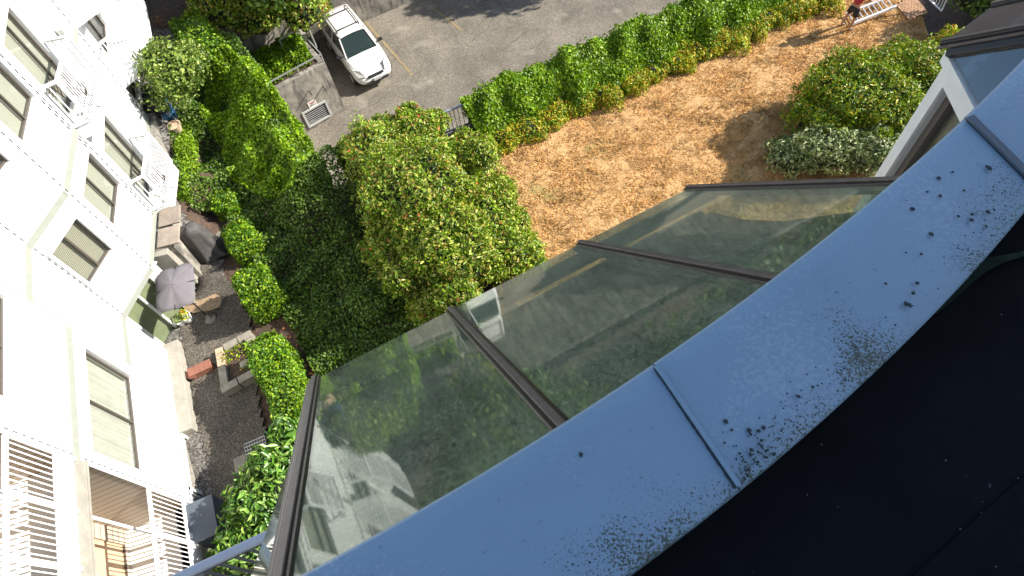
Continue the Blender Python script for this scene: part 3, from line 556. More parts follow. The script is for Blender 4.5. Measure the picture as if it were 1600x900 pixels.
# patio door under the bay (recessed), dim room behind
fd_ = Face(f1.p(0, 0, -0.18).xy, f1.p(f1.L, 0, -0.18).xy); fd_.n = f1.n
mb = MB(); slab(mb, fd_, -0.3, 0.04, 0, 2.28, -0.1, 0); slab(mb, fd_, fd_.L - 0.1, fd_.L + 0.3, 0, 2.28, -0.1, 0); mb.quad(f1.p(-.3, 2.28, 0), f1.p(f1.L + .3, 2.28, 0), f1.p(f1.L + .3, 2.28, -1), f1.p(-.3, 2.28, -1)); mb.quad(fl.p(-.4, 2.29, 0), fl.p(SE0, 2.29, 0), fl.p(SE0, 2.29, -.5), fl.p(-.4, 2.29, -.5)); mb.build('lower_wall', M['white'], B1)
dd = MB(); sdz = (0.04, fd_.L - 0.1, 0.08, 2.24); a, b, c, d = sdz
for s in (a, (a + b) / 2 - 0.04, b - 0.06): slab(dd, fd_, s, s + 0.06, c, d, -0.06, 0.02)
slab(dd, fd_, a, b, c, c + 0.07, -0.06, 0.02); slab(dd, fd_, a, b, d - 0.07, d, -0.06, 0.02)
pd = dd.build('patio_door', M['trim'], B1)
g = MB(); g.quad(fd_.p(a, c, -0.02), fd_.p(b, c, -0.02), fd_.p(b, d, -0.02), fd_.p(a, d, -0.02)); g.build('glass_pane', M['winglass'], pd)
g = MB(); g.quad(fd_.p(a, c, -0.12), fd_.p(b, c, -0.12), fd_.p(b, d, -0.12), fd_.p(a, d, -0.12)); g.build('blind', mat('green_grey_blind', (0.22, 0.25, 0.13), 0.7, var=0.2, scale=3), pd)
# basement windows near our end, in the shade of the long plane
for s0, s1 in ((SE0 + 1.3, SE0 + 2.7), (SE0 + 2.8, SE0 + 3.6)):
    window(B1, Face(fl.p(0, 0, 0.03).xy, fl.p(8, 0, 0.03).xy), (s0, s1, -0.75, 0.25), 'darkin', 0, frame='trim')
# windows
for h in holes['f1']: window(B1, f1, h, 'blind', 0.5)
for i, h in enumerate(holes['f0']): window(B1, f0, h, 'shade', 0.5)
for h in holes['fl']: window(B1, fl, h, 'curtain_or_dark', 0.5)
for h in fbh: window(B1, fb, h, 'shade', 0.62)
for h in f7h: window(B1, f7, h, 'darkin', 0.5)

_rc = [0]
def railing(mb, P, Q, z0, z1, n, post=0.05, bal=0.022, top=0.07, close=True):
    _rc[0] += 1; k_ = _rc[0] % 5 * 0.003; post += k_; top += k_; z0 += k_; z1 += k_
    P = Vector((P[0], P[1], 0)); Q = Vector((Q[0], Q[1], 0)); U = Vector((0, 0, 1))
    mb.bar(P + U * z1, Q + U * z1, top, 0.05); mb.bar(P + U * (z0 + 0.02), Q + U * (z0 + 0.02), 0.05, 0.05)
    for i in range(n + 1):
        p = P.lerp(Q, i / n); r = post if i in (0, n) else bal; mb.bar(p + U * (z0 + 0.04), p + U * (z1 - 0.02), r, r)
# balconies in the near recess, one per floor
siding = MB(); soff = MB(); posts = MB(); floors = MB()
rc = -1.6
for f, s0, s1, o0, o1 in ((fl, R0, R0, 0, rc), (fl, R1, R1, 0, rc)):
    siding.quad(fl.p(s0, -1, 0), fl.p(s0, -1, rc), fl.p(s0, TOP, rc), fl.p(s0, TOP, 0))
fback = Face(fl.p(R0, 0, rc).xy, fl.p(R1, 0, rc).xy); fback.n = fl.n
bh = []
zf = [-2.6, 0.55, 4.75, 4.75 + LV, 4.75 + 2 * LV]
zf = [0.3, 4.62, 4.62 + LV, 4.62 + 2 * LV]
for z in zf: bh += [(0.35, 1.25, z + 0.15, z + 2.2), (1.6, 3.9, z + 0.5, z + 2.2)]
wall(siding, fback, 0, R1 - R0, -1, TOP, bh)
siding.build('recess_siding', M['lap2'], B1)
for i in range(0, len(bh), 2):
    dr = MB(); a, b, c, d = bh[i]; slab(dr, fback, a, b, c, d, -0.12, -0.06); dm = dr.build('balcony_door', M['door'], B1)
    k = MB(); k.lathe(fback.p(b - 0.1, (c + d) / 2, -0.04), [(0.0, -.03), (0.03, -.02), (0.03, .02), (0.0, .03)], 8); k.build('handle', M['alu'], dm)
    window(B1, fback, bh[i + 1], 'shade', 0.5)
for k, z in enumerate(zf):
    b = MB(); slab(b, fl, R0, R1, z - 0.28, z, rc, 0.02); bal = b.build('balcony', M['trim'], B1)
    b = MB(); slab(b, fl, R0, R1, z - 0.30, z - 0.02, 0.022, 0.07); slab(b, fl, R0 - 0.02, R1, z - 0.34, z - 0.281, -0.02, 0.09); b.build('fascia', M['ledge'], bal)
    r = MB(); zt = (2.2, 6.30, 6.30 + LV, 6.30 + 2 * LV)[k]; zb = (0.75, 5.12, 5.12 + LV, 5.12 + 2 * LV)[k]
    railing(r, fl.p(R0 + 0.05, 0, 0.04), fl.p(R0 + 1.05, 0, 0.04), zb, zt, 9); railing(r, fl.p(R0 + 1.1, 0, 0.04), fl.p(R0 + 2.1, 0, 0.04), zb, zt, 9)
    railing(r, fl.p(R0 + 2.15, 0, 0.04), fl.p(R1 - 0.05, 0, 0.04), zb, zt, 22)
    slab(r, fl, R0 + 0.0, R1, z, zb, -0.02, 0.015)
    for s in (R0 + 0.03, R0 + 1.07, R0 + 2.12, R1 - 0.04): slab(r, fl, s - 0.035, s + 0.035, z, zt + 0.03, 0.02, 0.09)
    r.build('balcony_railing', M['rail'], bal)
    sf = MB(); slab(sf, fl, R0, R1, z - 0.38, z - 0.345, rc, -0.03)
    for j in range(14): slab(sf, fl, R0 + 0.05, R1, z - 0.40, z - 0.38, rc + 0.1 + j * 0.11, rc + 0.115 + j * 0.11)
    sf.build('soffit', M['ledge'], bal)
    if k in (0, 1):
        t = MB(); t.bar(fl.p(R0 + .62, z, -.6), fl.p(R0 + .62, z + 3.75, -.6), .06, .06); t.build('post', M['rail'], bal)

# splayed balconies of the bay between E3 and E4
for k, z in enumerate((2.35, 5.6, 8.86)):
    P = [fb.p(0, 0, 0.02), fb.p(0.12, 0, 0.42), fb.p(fb.L - 0.1, 0, 0.62), fb.p(fb.L, 0, 0.02)]
    b = MB(); b.prism([(p.x, p.y) for p in P], z - 0.30, z); bal = b.build('balcony', M['trim'], B1)
    r = MB(); railing(r, P[1], P[2], z + 0.08, z + 1.25, 17, bal=0.02); railing(r, P[2], P[3], z + 0.08, z + 1.25, 3); railing(r, P[0], P[1], z + 0.08, z + 1.25, 2); r.build('balcony_railing', M['rail'], bal)
# corner balconies beyond E5
for k, (z, zt) in enumerate(((3.8, 4.85), (5.9, 6.95), (9.3, 10.4))):
    q = at(222, 97, 3.6); q0 = at(187, 128, 3.6)
    P = [f5.p(f5.L + 0.02, 0, 0.0), f5.p(f5.L - 0.02, 0, 0.95), f5.p(f5.L + 1.2, 0, 1.35), f5.p(f5.L + 3.4, 0, 1.2), f5.p(f5.L + 4.2, 0, 0.3), f5.p(f5.L + 4.2, 0, -1.45), f5.p(f5.L + .02, 0, -1.45)]
    P = [V(E5[0] + .02, E5[1] + .03, 0), V(-12.87, 14.62, 0), V(-13.10, 15.75, 0), V(-14.02, 17.7, 0), f7.p(4.9, 0, -.02), f7.p(.02, 0, -.02)]
    b = MB(); b.prism([(p.x, p.y) for p in P], z - 0.34, z); bal = b.build('balcony', M['trim'], B1)
    r = MB(); railing(r, P[0], P[1], z + 0.06, zt + 0.05, 9); railing(r, P[1], P[2], z + 0.06, zt + 0.05, 15); railing(r, P[2], P[3], z + 0.06, zt + 0.05, 15); r.build('balcony_railing', M['rail'], bal)
mb = MB(); lp = fb.p(0, 0); q = f5.p(0.55, 6.05, 0.0); mb.box(f5.p(f5.L * 0.45, 6.35, 0.09), (0.14, 0.12, 0.2)); mb.build('wall_lamp', M['metal'], B1, bevel=0.03)

# chairs and plants on those balconies
def folding_chair(loc, rz, label):
    t = thing('folding_chair', loc, label, 'chair', 'metal chairs on the white balconies')
    R = Matrix.Rotation(rz, 3, 'Z'); L = Vector(loc); P = lambda *a: L + R @ Vector(a)
    m = MB()
    for s in (-0.22, 0.22):
        m.tube([P(s, -0.22, 0), P(s, 0.22, 0.46), P(s, 0.30, 0.9)], 0.014, 6); m.tube([P(s, 0.24, 0), P(s, -0.2, 0.46)], 0.014, 6)
    m.tube([P(-0.22, 0.30, 0.9), P(0.22, 0.30, 0.9)], 0.014, 6); m.build('frame', M['black'], t)
    m = MB()
    for i in range(6): m.bar(P(-0.22, -0.2 + i * 0.075, 0.46), P(0.22, -0.2 + i * 0.075, 0.46), 0.05, 0.012)
    m.build('seat', M['bark'], t)
    m = MB()
    for i in range(3): m.bar(P(-0.22, 0.262 + i * 0.012, 0.62 + i * 0.1), P(0.22, 0.262 + i * 0.012, 0.62 + i * 0.1), 0.012, 0.06)
    m.build('backrest', M['bark'], t)
folding_chair(fb.p(0.75, 5.6, 0.3), 2.2, 'dark slatted folding chair on the upper splayed balcony')
folding_chair(fb.p(0.8, 2.35, 0.3), 2.4, 'dark slatted folding chair on the lower splayed balcony')


# ------------------------------------------------------------------ our own building: curved roof edge, glazed bays
ZT = H - 1.5                                              # top of the parapet cap
def atz(px, py, d): return at(px, py, H - d)
B2 = thing('apartment_building', (6, -2, 0), 'curved building under the camera with pale blue parapet cap and sloped glass bays', 'building')
outer = [atz(*p, 1.5).xy for p in ((505, 895), (700, 775), (880, 663), (1025, 573), (1120, 503), (1215, 432), (1295, 377), (1370, 320), (1490, 212), (1600, 95))]
inner = [atz(*p, 1.5).xy for p in ((975, 900), (1066, 830), (1155, 757), (1250, 676), (1345, 590), (1430, 517), (1516, 430), (1600, 325))]
def resample(P, n, ext0, ext1):
    P = [Vector(p) for p in P]; d0 = (P[0] - P[1]).normalized(); d1 = (P[-1] - P[-2]).normalized()
    # fit a circle arc through smoothed points
    A = np.array([[2 * p.x, 2 * p.y, 1] for p in P]); b = np.array([p.x ** 2 + p.y ** 2 for p in P]); c = np.linalg.lstsq(A, b, rcond=None)[0]
    ctr = Vector((c[0], c[1])); R = math.sqrt(c[2] + c[0] ** 2 + c[1] ** 2); return ctr, R
c0, r0 = resample(outer, 0, 0, 0); c1, r1 = resample(inner, 0, 0, 0)
print('parapet arc', c0, r0, c1, r1)
def arcpt(t, which):
    """t in metres along the outer curve from the seam near the camera; interpolates the traced outline smoothly"""
    c, r = (c0, r0) if which == 0 else (c1, r1)
    ref = outer[3] if which == 0 else inner[2]; a0 = math.atan2(ref.y - c.y, ref.x - c.x); end = (outer[9] if which == 0 else inner[7]); a1 = math.atan2(end.y - c.y, end.x - c.x)
    da = (a1 - a0 + math.pi) % (2 * math.pi) - math.pi; sg = 1 if da > 0 else -1
    return Vector((c.x + r * math.cos(a0 + sg * t / r), c.y + r * math.sin(a0 + sg * t / r)))
seams = [-6.0, -2.9, 0.0, 1.235, 2.9]
seamB = [-6.0, -2.9, 0.0, 1.22, 2.7]
def capseg(k):
    n = 26; me = bpy.data.meshes.new('parapet_cap'); vs = []; fs = []; uv = []; lift = 0.0
    for i in range(n + 1):
        ta = seams[k] + (seams[k + 1] - seams[k]) * i / n; tb = seamB[k] + (seamB[k + 1] - seamB[k]) * i / n
        A = arcpt(ta, 0); Bq = arcpt(tb, 1); o = (A - Bq).normalized() * 0.012
        lift = 0.006 * (1 - i / n) if True else 0
        prof = [(A + o, ZT - 0.14, -0.1), (A + o, ZT - 0.012, 0.0), (A + o * 0.2, ZT - 0.002, 0.02)] + [(A.lerp(Bq, j / 6), ZT - 0.015 * j / 6, j / 6) for j in range(1, 6)] + [(Bq, ZT - 0.015, 0.99), (Bq - o * .6, ZT - 0.022, 1.0), (Bq - o * 0.6, ZT - 0.12, 1.1)]
        for p, z, v in prof: vs.append((p.x, p.y, z + lift)); uv.append((ta, v))
    m = 11
    for i in range(n):
        for j in range(m - 1): fs.append((i * m + j, (i + 1) * m + j, (i + 1) * m + j + 1, i * m + j + 1))
    me.from_pydata(vs, [], fs); ul = me.uv_layers.new(name='UVMap')
    for lp in me.loops: ul.data[lp.index].uv = uv[lp.vertex_index]
    me.polygons.foreach_set('use_smooth', [True] * len(me.polygons)); me.materials.append(M['cap'])
    o = bpy.data.objects.new('parapet_cap', me); C.objects.link(o); attach(o, B2)
    # standing seam at the joint: a folded lip with a dirt line beside it
    A = arcpt(seams[k], 0); Bq = arcpt(seamB[k], 1); d = (Bq - A).normalized(); s = MB(); pe = Vector((-d.y, d.x))
    if k in (2, 3, 4):
        wd = 0.010 if k == 2 else 0.022
        a = Vector((A.x, A.y, ZT + 0.006)); b = Vector((Bq.x, Bq.y, ZT - 0.009))
        s.bar(a, b, wd, 0.012); sm = s.build('seam', M['cap'] if k != 3 else M['bluegrey'], o)
        s = MB(); q = Vector((pe.x, pe.y, 0)) * (0.008 + wd / 2)
        N = 40
        for i in range(N):
            u0, u1 = i / N, (i + 1) / N; w_ = 0.0035 * (0.4 + 1.6 * u0) * (0.6 + 0.8 * random.random())
            for sg in (-1, 1): s.bar(a.lerp(b, u0) + q * sg * .6 + V(0, 0, -0.004), a.lerp(b, u1) + q * sg * .6 + V(0, 0, -0.004), w_, 0.004)
        s.build('seam_dirt', M['lichen'], o)
    return o
caps = [capseg(k) for k in range(4)]
# lichen rosettes and fallen needles on the cap
lm = MB()
def spot(px, py, r):
    c = atz(px, py, 1.5 - 0.0); n = 9; k = [1 + random.uniform(-.3, .3) for _ in range(n)]
    lm.add([(c.x, c.y, ZT + 0.004)] + [(c.x + r * k[i] * math.cos(i * 6.283 / n), c.y + r * k[i] * math.sin(i * 6.283 / n), ZT + 0.001) for i in range(n)], [(0, 1 + i, 1 + (i + 1) % n) for i in range(n)])
for p in [(908, 710, .0062), (1134, 659, .0055), (1247, 619, .005), (1270, 605, .004), (1170, 673, .006), (1132, 692, .004), (1143, 672, .004), (1415, 475, .0075), (1421, 477, .006), (1427, 458, .0055), (1433, 443, .005), (1384, 443, .004), (1425, 326, .0065), (1439, 397, .004), (1455, 366, .0065), (1545, 262, .009), (1467, 278, .006), (1488, 269, .004), (1469, 306, .005), (1497, 338, .005), (1506, 298, .004), (1518, 344, .006), (1543, 331, .006), (1553, 328, .004), (1541, 354, .004), (1519, 335, .005), (1449, 300, .004), (1552, 292, .003), (1399, 508, .003), (1415, 395, .003)]: spot(*p)
rg = random.Random(5)
for i in range(240):     # colonies along the roof side and beside the seam
    t = rg.choice([rg.uniform(0.03, 0.22), rg.uniform(0.2, 0.5), rg.uniform(0.9, 1.2), rg.uniform(-0.9, -0.2), rg.uniform(0.03, 1.4)]); v = 1 - abs(rg.gauss(0, 0.12)) - 0.03
    if t > 0.2 and rg.random() < 0.3: v -= 0.1
    if v < 0.05: continue
    p = arcpt(t, 0).lerp(arcpt(t * 0.92, 1), v); r = rg.uniform(0.0008, 0.0030); n = 6
    lm.add([(p.x, p.y, ZT + 0.003)] + [(p.x + r * rg.uniform(.6, 1.3) * math.cos(k * 6.283 / n), p.y + r * rg.uniform(.6, 1.3) * math.sin(k * 6.283 / n), ZT + 0.0005) for k in range(n)], [(0, 1 + k, 1 + (k + 1) % n) for k in range(n)])
for i in range(70):
    t = rg.uniform(-1.0, 1.6); p = arcpt(t, 0).lerp(arcpt(t * .92, 1), rg.uniform(0.05, 0.95)); a = rg.uniform(0, 6.28); l = rg.uniform(0.002, 0.010)
    lm.bar((p.x, p.y, ZT + 0.003), (p.x + l * math.cos(a), p.y + l * math.sin(a), ZT + 0.003), 0.0007, 0.0007)
for i in range(34):
    t = abs(rg.gauss(0.06, 0.05)) + .015; v = 1 - abs(rg.gauss(.08, .07)); p = arcpt(t, 0).lerp(arcpt(t * .97, 1), min(.985, v)); r = rg.uniform(.0025, .0055); n = 7
    lm.add([(p.x, p.y, ZT + 0.005)] + [(p.x + r * rg.uniform(.6, 1.3) * math.cos(k * 6.283 / n), p.y + r * rg.uniform(.6, 1.3) * math.sin(k * 6.283 / n), ZT + 0.0005) for k in range(n)], [(0, 1 + k, 1 + (k + 1) % n) for k in range(n)])
lm.build('lichen_spots', M['lichen'], B2, kind='stuff')

# body of the building under the roof; its court side follows the curve, then runs on beyond the frame
crv_i = [arcpt(t, 1) for t in np.linspace(-6, 2.7, 30)]; crv_o = [arcpt(t, 0) for t in np.linspace(-6, 2.9, 30)]
end = crv_i[-1]; sta = crv_i[0]
ZR = ZT - 0.42
roofpoly = [(p.x, p.y) for p in crv_i] + [(3.7, 3.55), (7.0, 5.5), (12, 7.5), (20, 9.4), (26, -6), (10, -16), (sta.x + 3, sta.y - 9)]
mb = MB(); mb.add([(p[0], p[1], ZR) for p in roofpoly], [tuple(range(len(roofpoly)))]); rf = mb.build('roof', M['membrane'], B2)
mb = MB()
for i in range(len(crv_i) - 1):
    a, b = crv_i[i], crv_i[i + 1]; mb.quad((a.x, a.y, ZR - 0.02), (b.x, b.y, ZR - 0.02), (b.x, b.y, ZT - 0.05), (a.x, a.y, ZT - 0.05))
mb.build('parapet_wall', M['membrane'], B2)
mb = MB()
w_o = [(p + (q - p) * 0.12) for p, q in zip(crv_o, crv_i)]
for i in range(len(w_o) - 1):
    a, b = w_o[i], w_o[i + 1]; mb.quad((a.x, a.y, -0.6), (b.x, b.y, -0.6), (b.x, b.y, ZT - 0.1), (a.x, a.y, ZT - 0.1))
WING = [(w_o[-1].x, w_o[-1].y), (3.7, 3.6), (7.0, 5.6), (12, 7.6), (20, 9.5), (30, 4), (26, -8), (10, -18), (w_o[0].x + 3, w_o[0].y - 9), (w_o[0].x, w_o[0].y)]
for i in range(len(WING) - 1):
    a, b = WING[i], WING[i + 1]; mb.quad((a[0], a[1], -0.6), (b[0], b[1], -0.6), (b[0], b[1], ZT - 0.1), (a[0], a[1], ZT - 0.1))
mb.build('wall', M['white'], B2)
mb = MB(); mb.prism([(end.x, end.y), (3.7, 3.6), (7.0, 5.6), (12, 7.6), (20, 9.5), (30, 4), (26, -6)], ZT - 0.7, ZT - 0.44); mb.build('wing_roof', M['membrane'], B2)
SHADE_BLOCK = thing('apartment_building', (38, 32, 0), 'unseen building added beyond the lawn corner to throw the shade there', 'building'); mb = MB(); mb.prism([(31.3, 24.4), (33.0, 26.3), (33.4, 28.6), (34.6, 44), (48, 44), (48, 24)], -.6, 14.5); mb.build('wall', M['white'], SHADE_BLOCK); mb = MB(); mb.prism([(31.5, 24.6), (33.2, 26.4), (33.6, 28.6), (34.8, 43.8), (47.8, 43.8), (47.8, 24.6)], 14.5, 14.6); mb.build('roof', M['membrane'], SHADE_BLOCK)  # unseen building added and shaped to shade the lawn corner
mb = MB(); mb.prism([(4.6, -14), (4.6, 3.2), (5.0, 5.0), (12, 7.0), (22, 2), (22, -14)], ZR, ZT + 4.0); mb.build('stair_tower', M['white'], B2)
# grit and moss on the roof membrane
gp_ = MB()
for i in range(46):
    if i < 40: px, py = rg.gauss(1540, 35), rg.gauss(830, 50)
    else: px, py = rg.uniform(1150, 1600), rg.uniform(480, 900)
    c = at(px, py, ZR); r = rg.uniform(0.0012, 0.0035); gp_.box((c.x, c.y, ZR + r * 0.4), (r, r * 1.3, r), rg.uniform(0, 3))
gp_.build('roof_grit', M['bluegrey'], rf, kind='stuff')

for k, (p, q) in enumerate((((1480, 900), (1600, 790)),)):
    u, v = at(*p, ZR), at(*q, ZR); d = (v - u).normalized(); m = MB(); m.bar(u - d * .5 + V(0, 0, .003), v + d * 1.5 + V(0, 0, .003), .10, .004); m.build('membrane_lap', M['membrane'], rf)
# ---- glazed bays
BD = Vector((-0.34538726, 0.57214695, -0.74387869)); UPD = -BD       # slope of the glazing bars of the near bay
def rotz(v, deg):
    return Matrix.Rotation(rad(deg), 3, 'Z') @ v
def glazed_bay(C0, cum, up, side_dir, side_len, ze, L=2.45, label=None, thick_first=True, glass='glass'):
    """C0 left eave corner; cum: distances of bars along the eave"""
    e = Vector((up.y, -up.x, 0)).normalized(); e = e if e.x > 0 else -e
    nrm = e.cross(up).normalized(); nrm = nrm if nrm.z > 0 else -nrm
    out = -Vector((up.x, up.y, 0)).normalized()
    bars = [C0 + e * c for c in cum]
    for i in range(len(bars) - 1):
        g = MB(); a, b = bars[i] + out * 0.03 + nrm * 0.012, bars[i + 1] + out * 0.03 + nrm * 0.012; g.box8([a, b, b + up * L, a + up * L, a + nrm * 0.008, b + nrm * 0.008, b + up * L + nrm * 0.008, a + up * L + nrm * 0.008])
        g.build('roof_glass', M[glass], B2)
    for i, b in enumerate(bars):
        wd = 0.075 if (i == 0 and thick_first) else 0.07
        m = MB(); m.bar(b + nrm * 0.03 - up * 0.04, b + nrm * 0.03 + up * L, wd, 0.045, nrm); gb = m.build('glazing_bar', M['bronze'], B2, bevel=0.006)
        m = MB(); m.bar(b + nrm * 0.058 - up * 0.045, b + nrm * 0.058 + up * L, wd * 0.42, 0.012, nrm); m.bar(b + nrm * 0.02 - up * 0.05 - e * (wd * 0.5 + 0.014), b + nrm * 0.02 + up * L - e * (wd * 0.5 + 0.014), 0.026, 0.02, nrm)
        m.build('bar_cap', M['bronze2'], gb, bevel=0.003)
    # side facet
    sd = side_dir.normalized(); a = C0 + V(0, 0, 0); b = C0 + sd * side_len; sn = sd.cross(up).normalized(); sn = sn if sn.z > 0 else -sn
    g = MB(); g.box8([a + sn * .0, b + sn * 0, b + up * L, a + up * L, a + sn * 0.008, b + sn * 0.008, b + up * L + sn * 0.008, a + up * L + sn * 0.008]); g.build('roof_glass', M[glass], B2)
    m = MB(); m.bar(a - up * 0.03 + sd * 0.085 + sn * 0.02, a + sd * 0.085 + up * L + sn * 0.02, 0.06, 0.05, sn); m.bar(b - up * 0.03 + sn * 0.02, b + up * L + sn * 0.02, 0.06, 0.05, sn); m.build('glazing_bar', M['bronze'], B2, bevel=0.006)
    return e, nrm, bars, out
ze = H - 3.6
C1 = at(497, 603, ze); LAST = at(1070, 289, ze)
e_, n_, bars1, out1 = glazed_bay(C1, [0, (at(707, 489, ze) - C1).length, (at(903, 376, ze) - C1).length, (LAST - C1).length], UPD, at(398, 900, ze) - at(497, 612, ze), 2.2, ze)
# bay walls, eaves beam and room behind the sloped glass of the near bay
def baywalls(bars, side_dir, side_len, out, e, ze, z0=-0.6, nback=1.9):
    m = MB(); A = bars[0] - out * 0.10 + side_dir.normalized() * 0.05; Bq = bars[-1] - out * 0.10; Sx = bars[0] + side_dir.normalized() * side_len - out * 0.05
    zt = ze - 0.06
    for p, q in ((A, Bq), (Sx, A), (Bq, Bq - out * 1.6)):
        d = Vector((q.x - p.x, q.y - p.y, 0)).normalized(); nn = Vector((d.y, -d.x, 0)) * 0.0
        m.quad((p.x, p.y, z0), (q.x, q.y, z0), (q.x, q.y, zt), (p.x, p.y, zt))
    return m.build('bay_wall', M['white'], B2)
sdir1 = (at(398, 900, ze) - at(497, 612, ze)); sdir1.z = 0
baywalls(bars1, sdir1, 2.2, out1, e_, ze)
m = MB()                                                # eaves beam seen through the lower edge of the glass
A, Bq = bars1[0] - out1 * 0.05, bars1[-1] - out1 * 0.05
A2, B2_ = bars1[0] + out1 * .02, bars1[-1] + out1 * .02; m.box8([A2 - n_ * .045, B2_ - n_ * .045, B2_ - n_ * .045 + UPD * .30, A2 - n_ * .045 + UPD * .30, A2 - n_ * .02, B2_ - n_ * .02, B2_ - n_ * .02 + UPD * .30, A2 - n_ * .02 + UPD * .30]); m.bar(A2 - n_ * .016 + UPD * .31, B2_ - n_ * .016 + UPD * .31, .012, .02); m.build('eaves_beam', mat('dusty_sill', (0.20, 0.205, 0.16), 0.8, scale=6, col2=(0.085, 0.09, 0.07)), B2)
zfl = ze - 2.1
m = MB(); rp = [A - out1 * 0.1, Bq - out1 * 0.1, Bq - out1 * 3.0, A - out1 * 3.0]; m.prism([(p.x, p.y) for p in rp], zfl - 0.2, zfl); m.build('sunroom_floor', mat('sunroom_carpet', (0.075, 0.095, 0.06), 0.95, var=0.5, scale=6, bump=0.4, bscale=50), B2)
m = MB(); p, q = Bq - out1 * 3.0, A - out1 * 3.0; m.quad((p.x, p.y, zfl), (q.x, q.y, zfl), (q.x, q.y, ZT - .3), (p.x, p.y, ZT - .3))
p, q = A - out1 * 0.3, A - out1 * 3.0; m.quad((p.x, p.y, zfl), (q.x, q.y, zfl), (q.x, q.y, ze + 0.2), (p.x, p.y, ze - 0.3)); p, q = Bq - out1 * 0.3, Bq - out1 * 3.0; m.quad((p.x, p.y, zfl), (q.x, q.y, zfl), (q.x, q.y, ZT - .4), (p.x, p.y, ze - 0.3)); m.build('sunroom_wall', mat('sunroom_plaster', (0.26, 0.29, 0.23), 0.85, var=0.2, scale=3), B2)
# dark green sheet standing in for tree reflections in the two farther panes
m = MB(); pb = bars1[1] + e_ * 0.05; pc = bars1[3] - e_ * 0.05; n = 24
for i in range(n):
    for j in range(6):
        def P_(i, j):
            u = i / n; b = pb.lerp(pc, u); lo = 0.22
            s = lo + (2.4 - lo) * j / 6; return b + UPD * s - n_ * (0.10 + 0.05 * math.sin(j * 1.1) + 0.02 * math.sin(i * 0.9))
        m.quad(P_(i, j), P_(i + 1, j), P_(i + 1, j + 1), P_(i, j + 1))
m.build('reflection_sheet', mat('tree_reflection_green', (0.055, 0.085, 0.045), 0.95, var=0.45, scale=5, bump=0.4, bscale=60), B2, smooth=True)

# ---- the second bay, further along the curve
C2 = at(1483, 72, ze); Q2 = at(1522, 30, ze); dd_ = (Q2 - C2); dd_.z = 0; step2 = dd_.length
ang = math.degrees(math.atan2(dd_.y, dd_.x) - math.atan2(e_.y, e_.x)); up2 = rotz(UPD, ang * 0.0 + 8)
sd2 = at(1533, 165, ze) - C2; sd2.z = 0
u0 = rotz(UPD, 9); up2 = (Vector((u0.x, u0.y, 0)).normalized() * math.cos(rad(42)) + V(0, 0, math.sin(rad(42))))
e2_, n2_, bars2, out2 = glazed_bay(C2, [0, 0.62, 1.24, 1.86], up2, sd2, 2.0, ze, glass='glass2')
wf = Face((C2 + sd2.normalized() * 2.0 - out2 * 0.03).xy, (C2 - out2 * 0.06).xy); wf.n = Vector((wf.d.y, -wf.d.x)); wf.n = wf.n if wf.n.dot(Vector((-1, 0))) > 0 else -wf.n
r_ = [wf.uv(*p) for p in ((1473, 123), (1505, 195), (1398, 263))]; print('bay2 window', r_, wf.L)
wz1 = r_[0][1]; ws1 = min(r_[0][0], wf.L - .13); ws0 = max(0.15, ws1 - 1.35); wz0 = wz1 - 1.6
m = MB(); hol = [(ws0, ws1, wz0 - k * 3.2, wz1 - k * 3.2) for k in range(3)]; wall(m, wf, 0, wf.L, -0.6, ze - 0.05, hol)
wf2 = Face((C2 - out2 * 0.06).xy, (bars2[-1] - out2 * 0.06).xy); wf2.n = Vector(out2.xy); wall(m, wf2, 0, wf2.L, -0.6, ze - 0.05, [])
q = bars2[-1] - out2 * 0.06; q2 = q - out2 * 2.5; m.quad((q.x, q.y, -0.6), (q2.x, q2.y, -0.6), (q2.x, q2.y, ze), (q.x, q.y, ze)); m.build('bay_wall', mat('grey_white_cladding', (0.60, 0.58, 0.53), 0.6, var=0.08, scale=4), B2)
for h in hol: window(B2, wf, h, 'shade', 0.68, fw=0.07, cm='stone')
m = MB(); slab(m, wf, -0.0, wf.L + 0.02, ze - 0.12, ze - 0.03, 0.005, 0.06); m.build('eaves_trim', M['trim'], B2)
m = MB(); slab(m, wf, wf.L - 0.055, wf.L + 0.005, -0.5, ze - 0.12, 0.003, 0.016); m.build('corner_board', M['trim'], B2)
m = MB(); slab(m, wf, wf.L - 0.070, wf.L - 0.056, .5, ze - .2, 0.002, 0.017); m.build('shadow_gap_dashes', M['dash'], B2)
# room under the second bay
m = MB(); p0 = C2 - out2 * 0.2; m.prism([(p.x, p.y) for p in (p0, bars2[-1] - out2 * .2, bars2[-1] - out2 * 2.6, C2 + sd2.normalized() * 1.9 - out2 * 0.2)], ze - 2.3, ze - 2.1); m.build('sunroom_floor', M['bluegrey'], B2)
m = MB()
for i in range(18):
    a = C2 + e2_ * 0.25 - out2 * (0.75 + i * 0.04) + V(0, 0, -0.05 + i * 0.0); m.bar(a, a + e2_ * 0.35 + V(0, 0, 0), 0.012, 0.02)
m.bar(C2 + e2_ * 0.24 - out2 * 0.72 + V(0, 0, -.04), C2 + e2_ * 0.24 - out2 * 1.5 + V(0, 0, -.04), 0.02, 0.03); m.build('reflected_railing', M['rail'], B2)  # white bars stand in for a railing reflected in this glass
m = MB(); m.bar(C2 + e2_ * 0.12 - out2 * 0.2 + V(0, 0, -.1), C2 + e2_ * 0.12 - out2 * 1.7 + V(0, 0, -.1), 0.03, 0.03); m.bar(C2 + e2_ * 0.12 - out2 * 0.75 + V(0, 0, -.1), C2 + e2_ * 0.3 - out2 * 0.55 + V(0, 0, -.1), 0.03, 0.03); m.build('reflected_frame', M['trim'], B2)  # these bars also stand in for a reflection in the glass

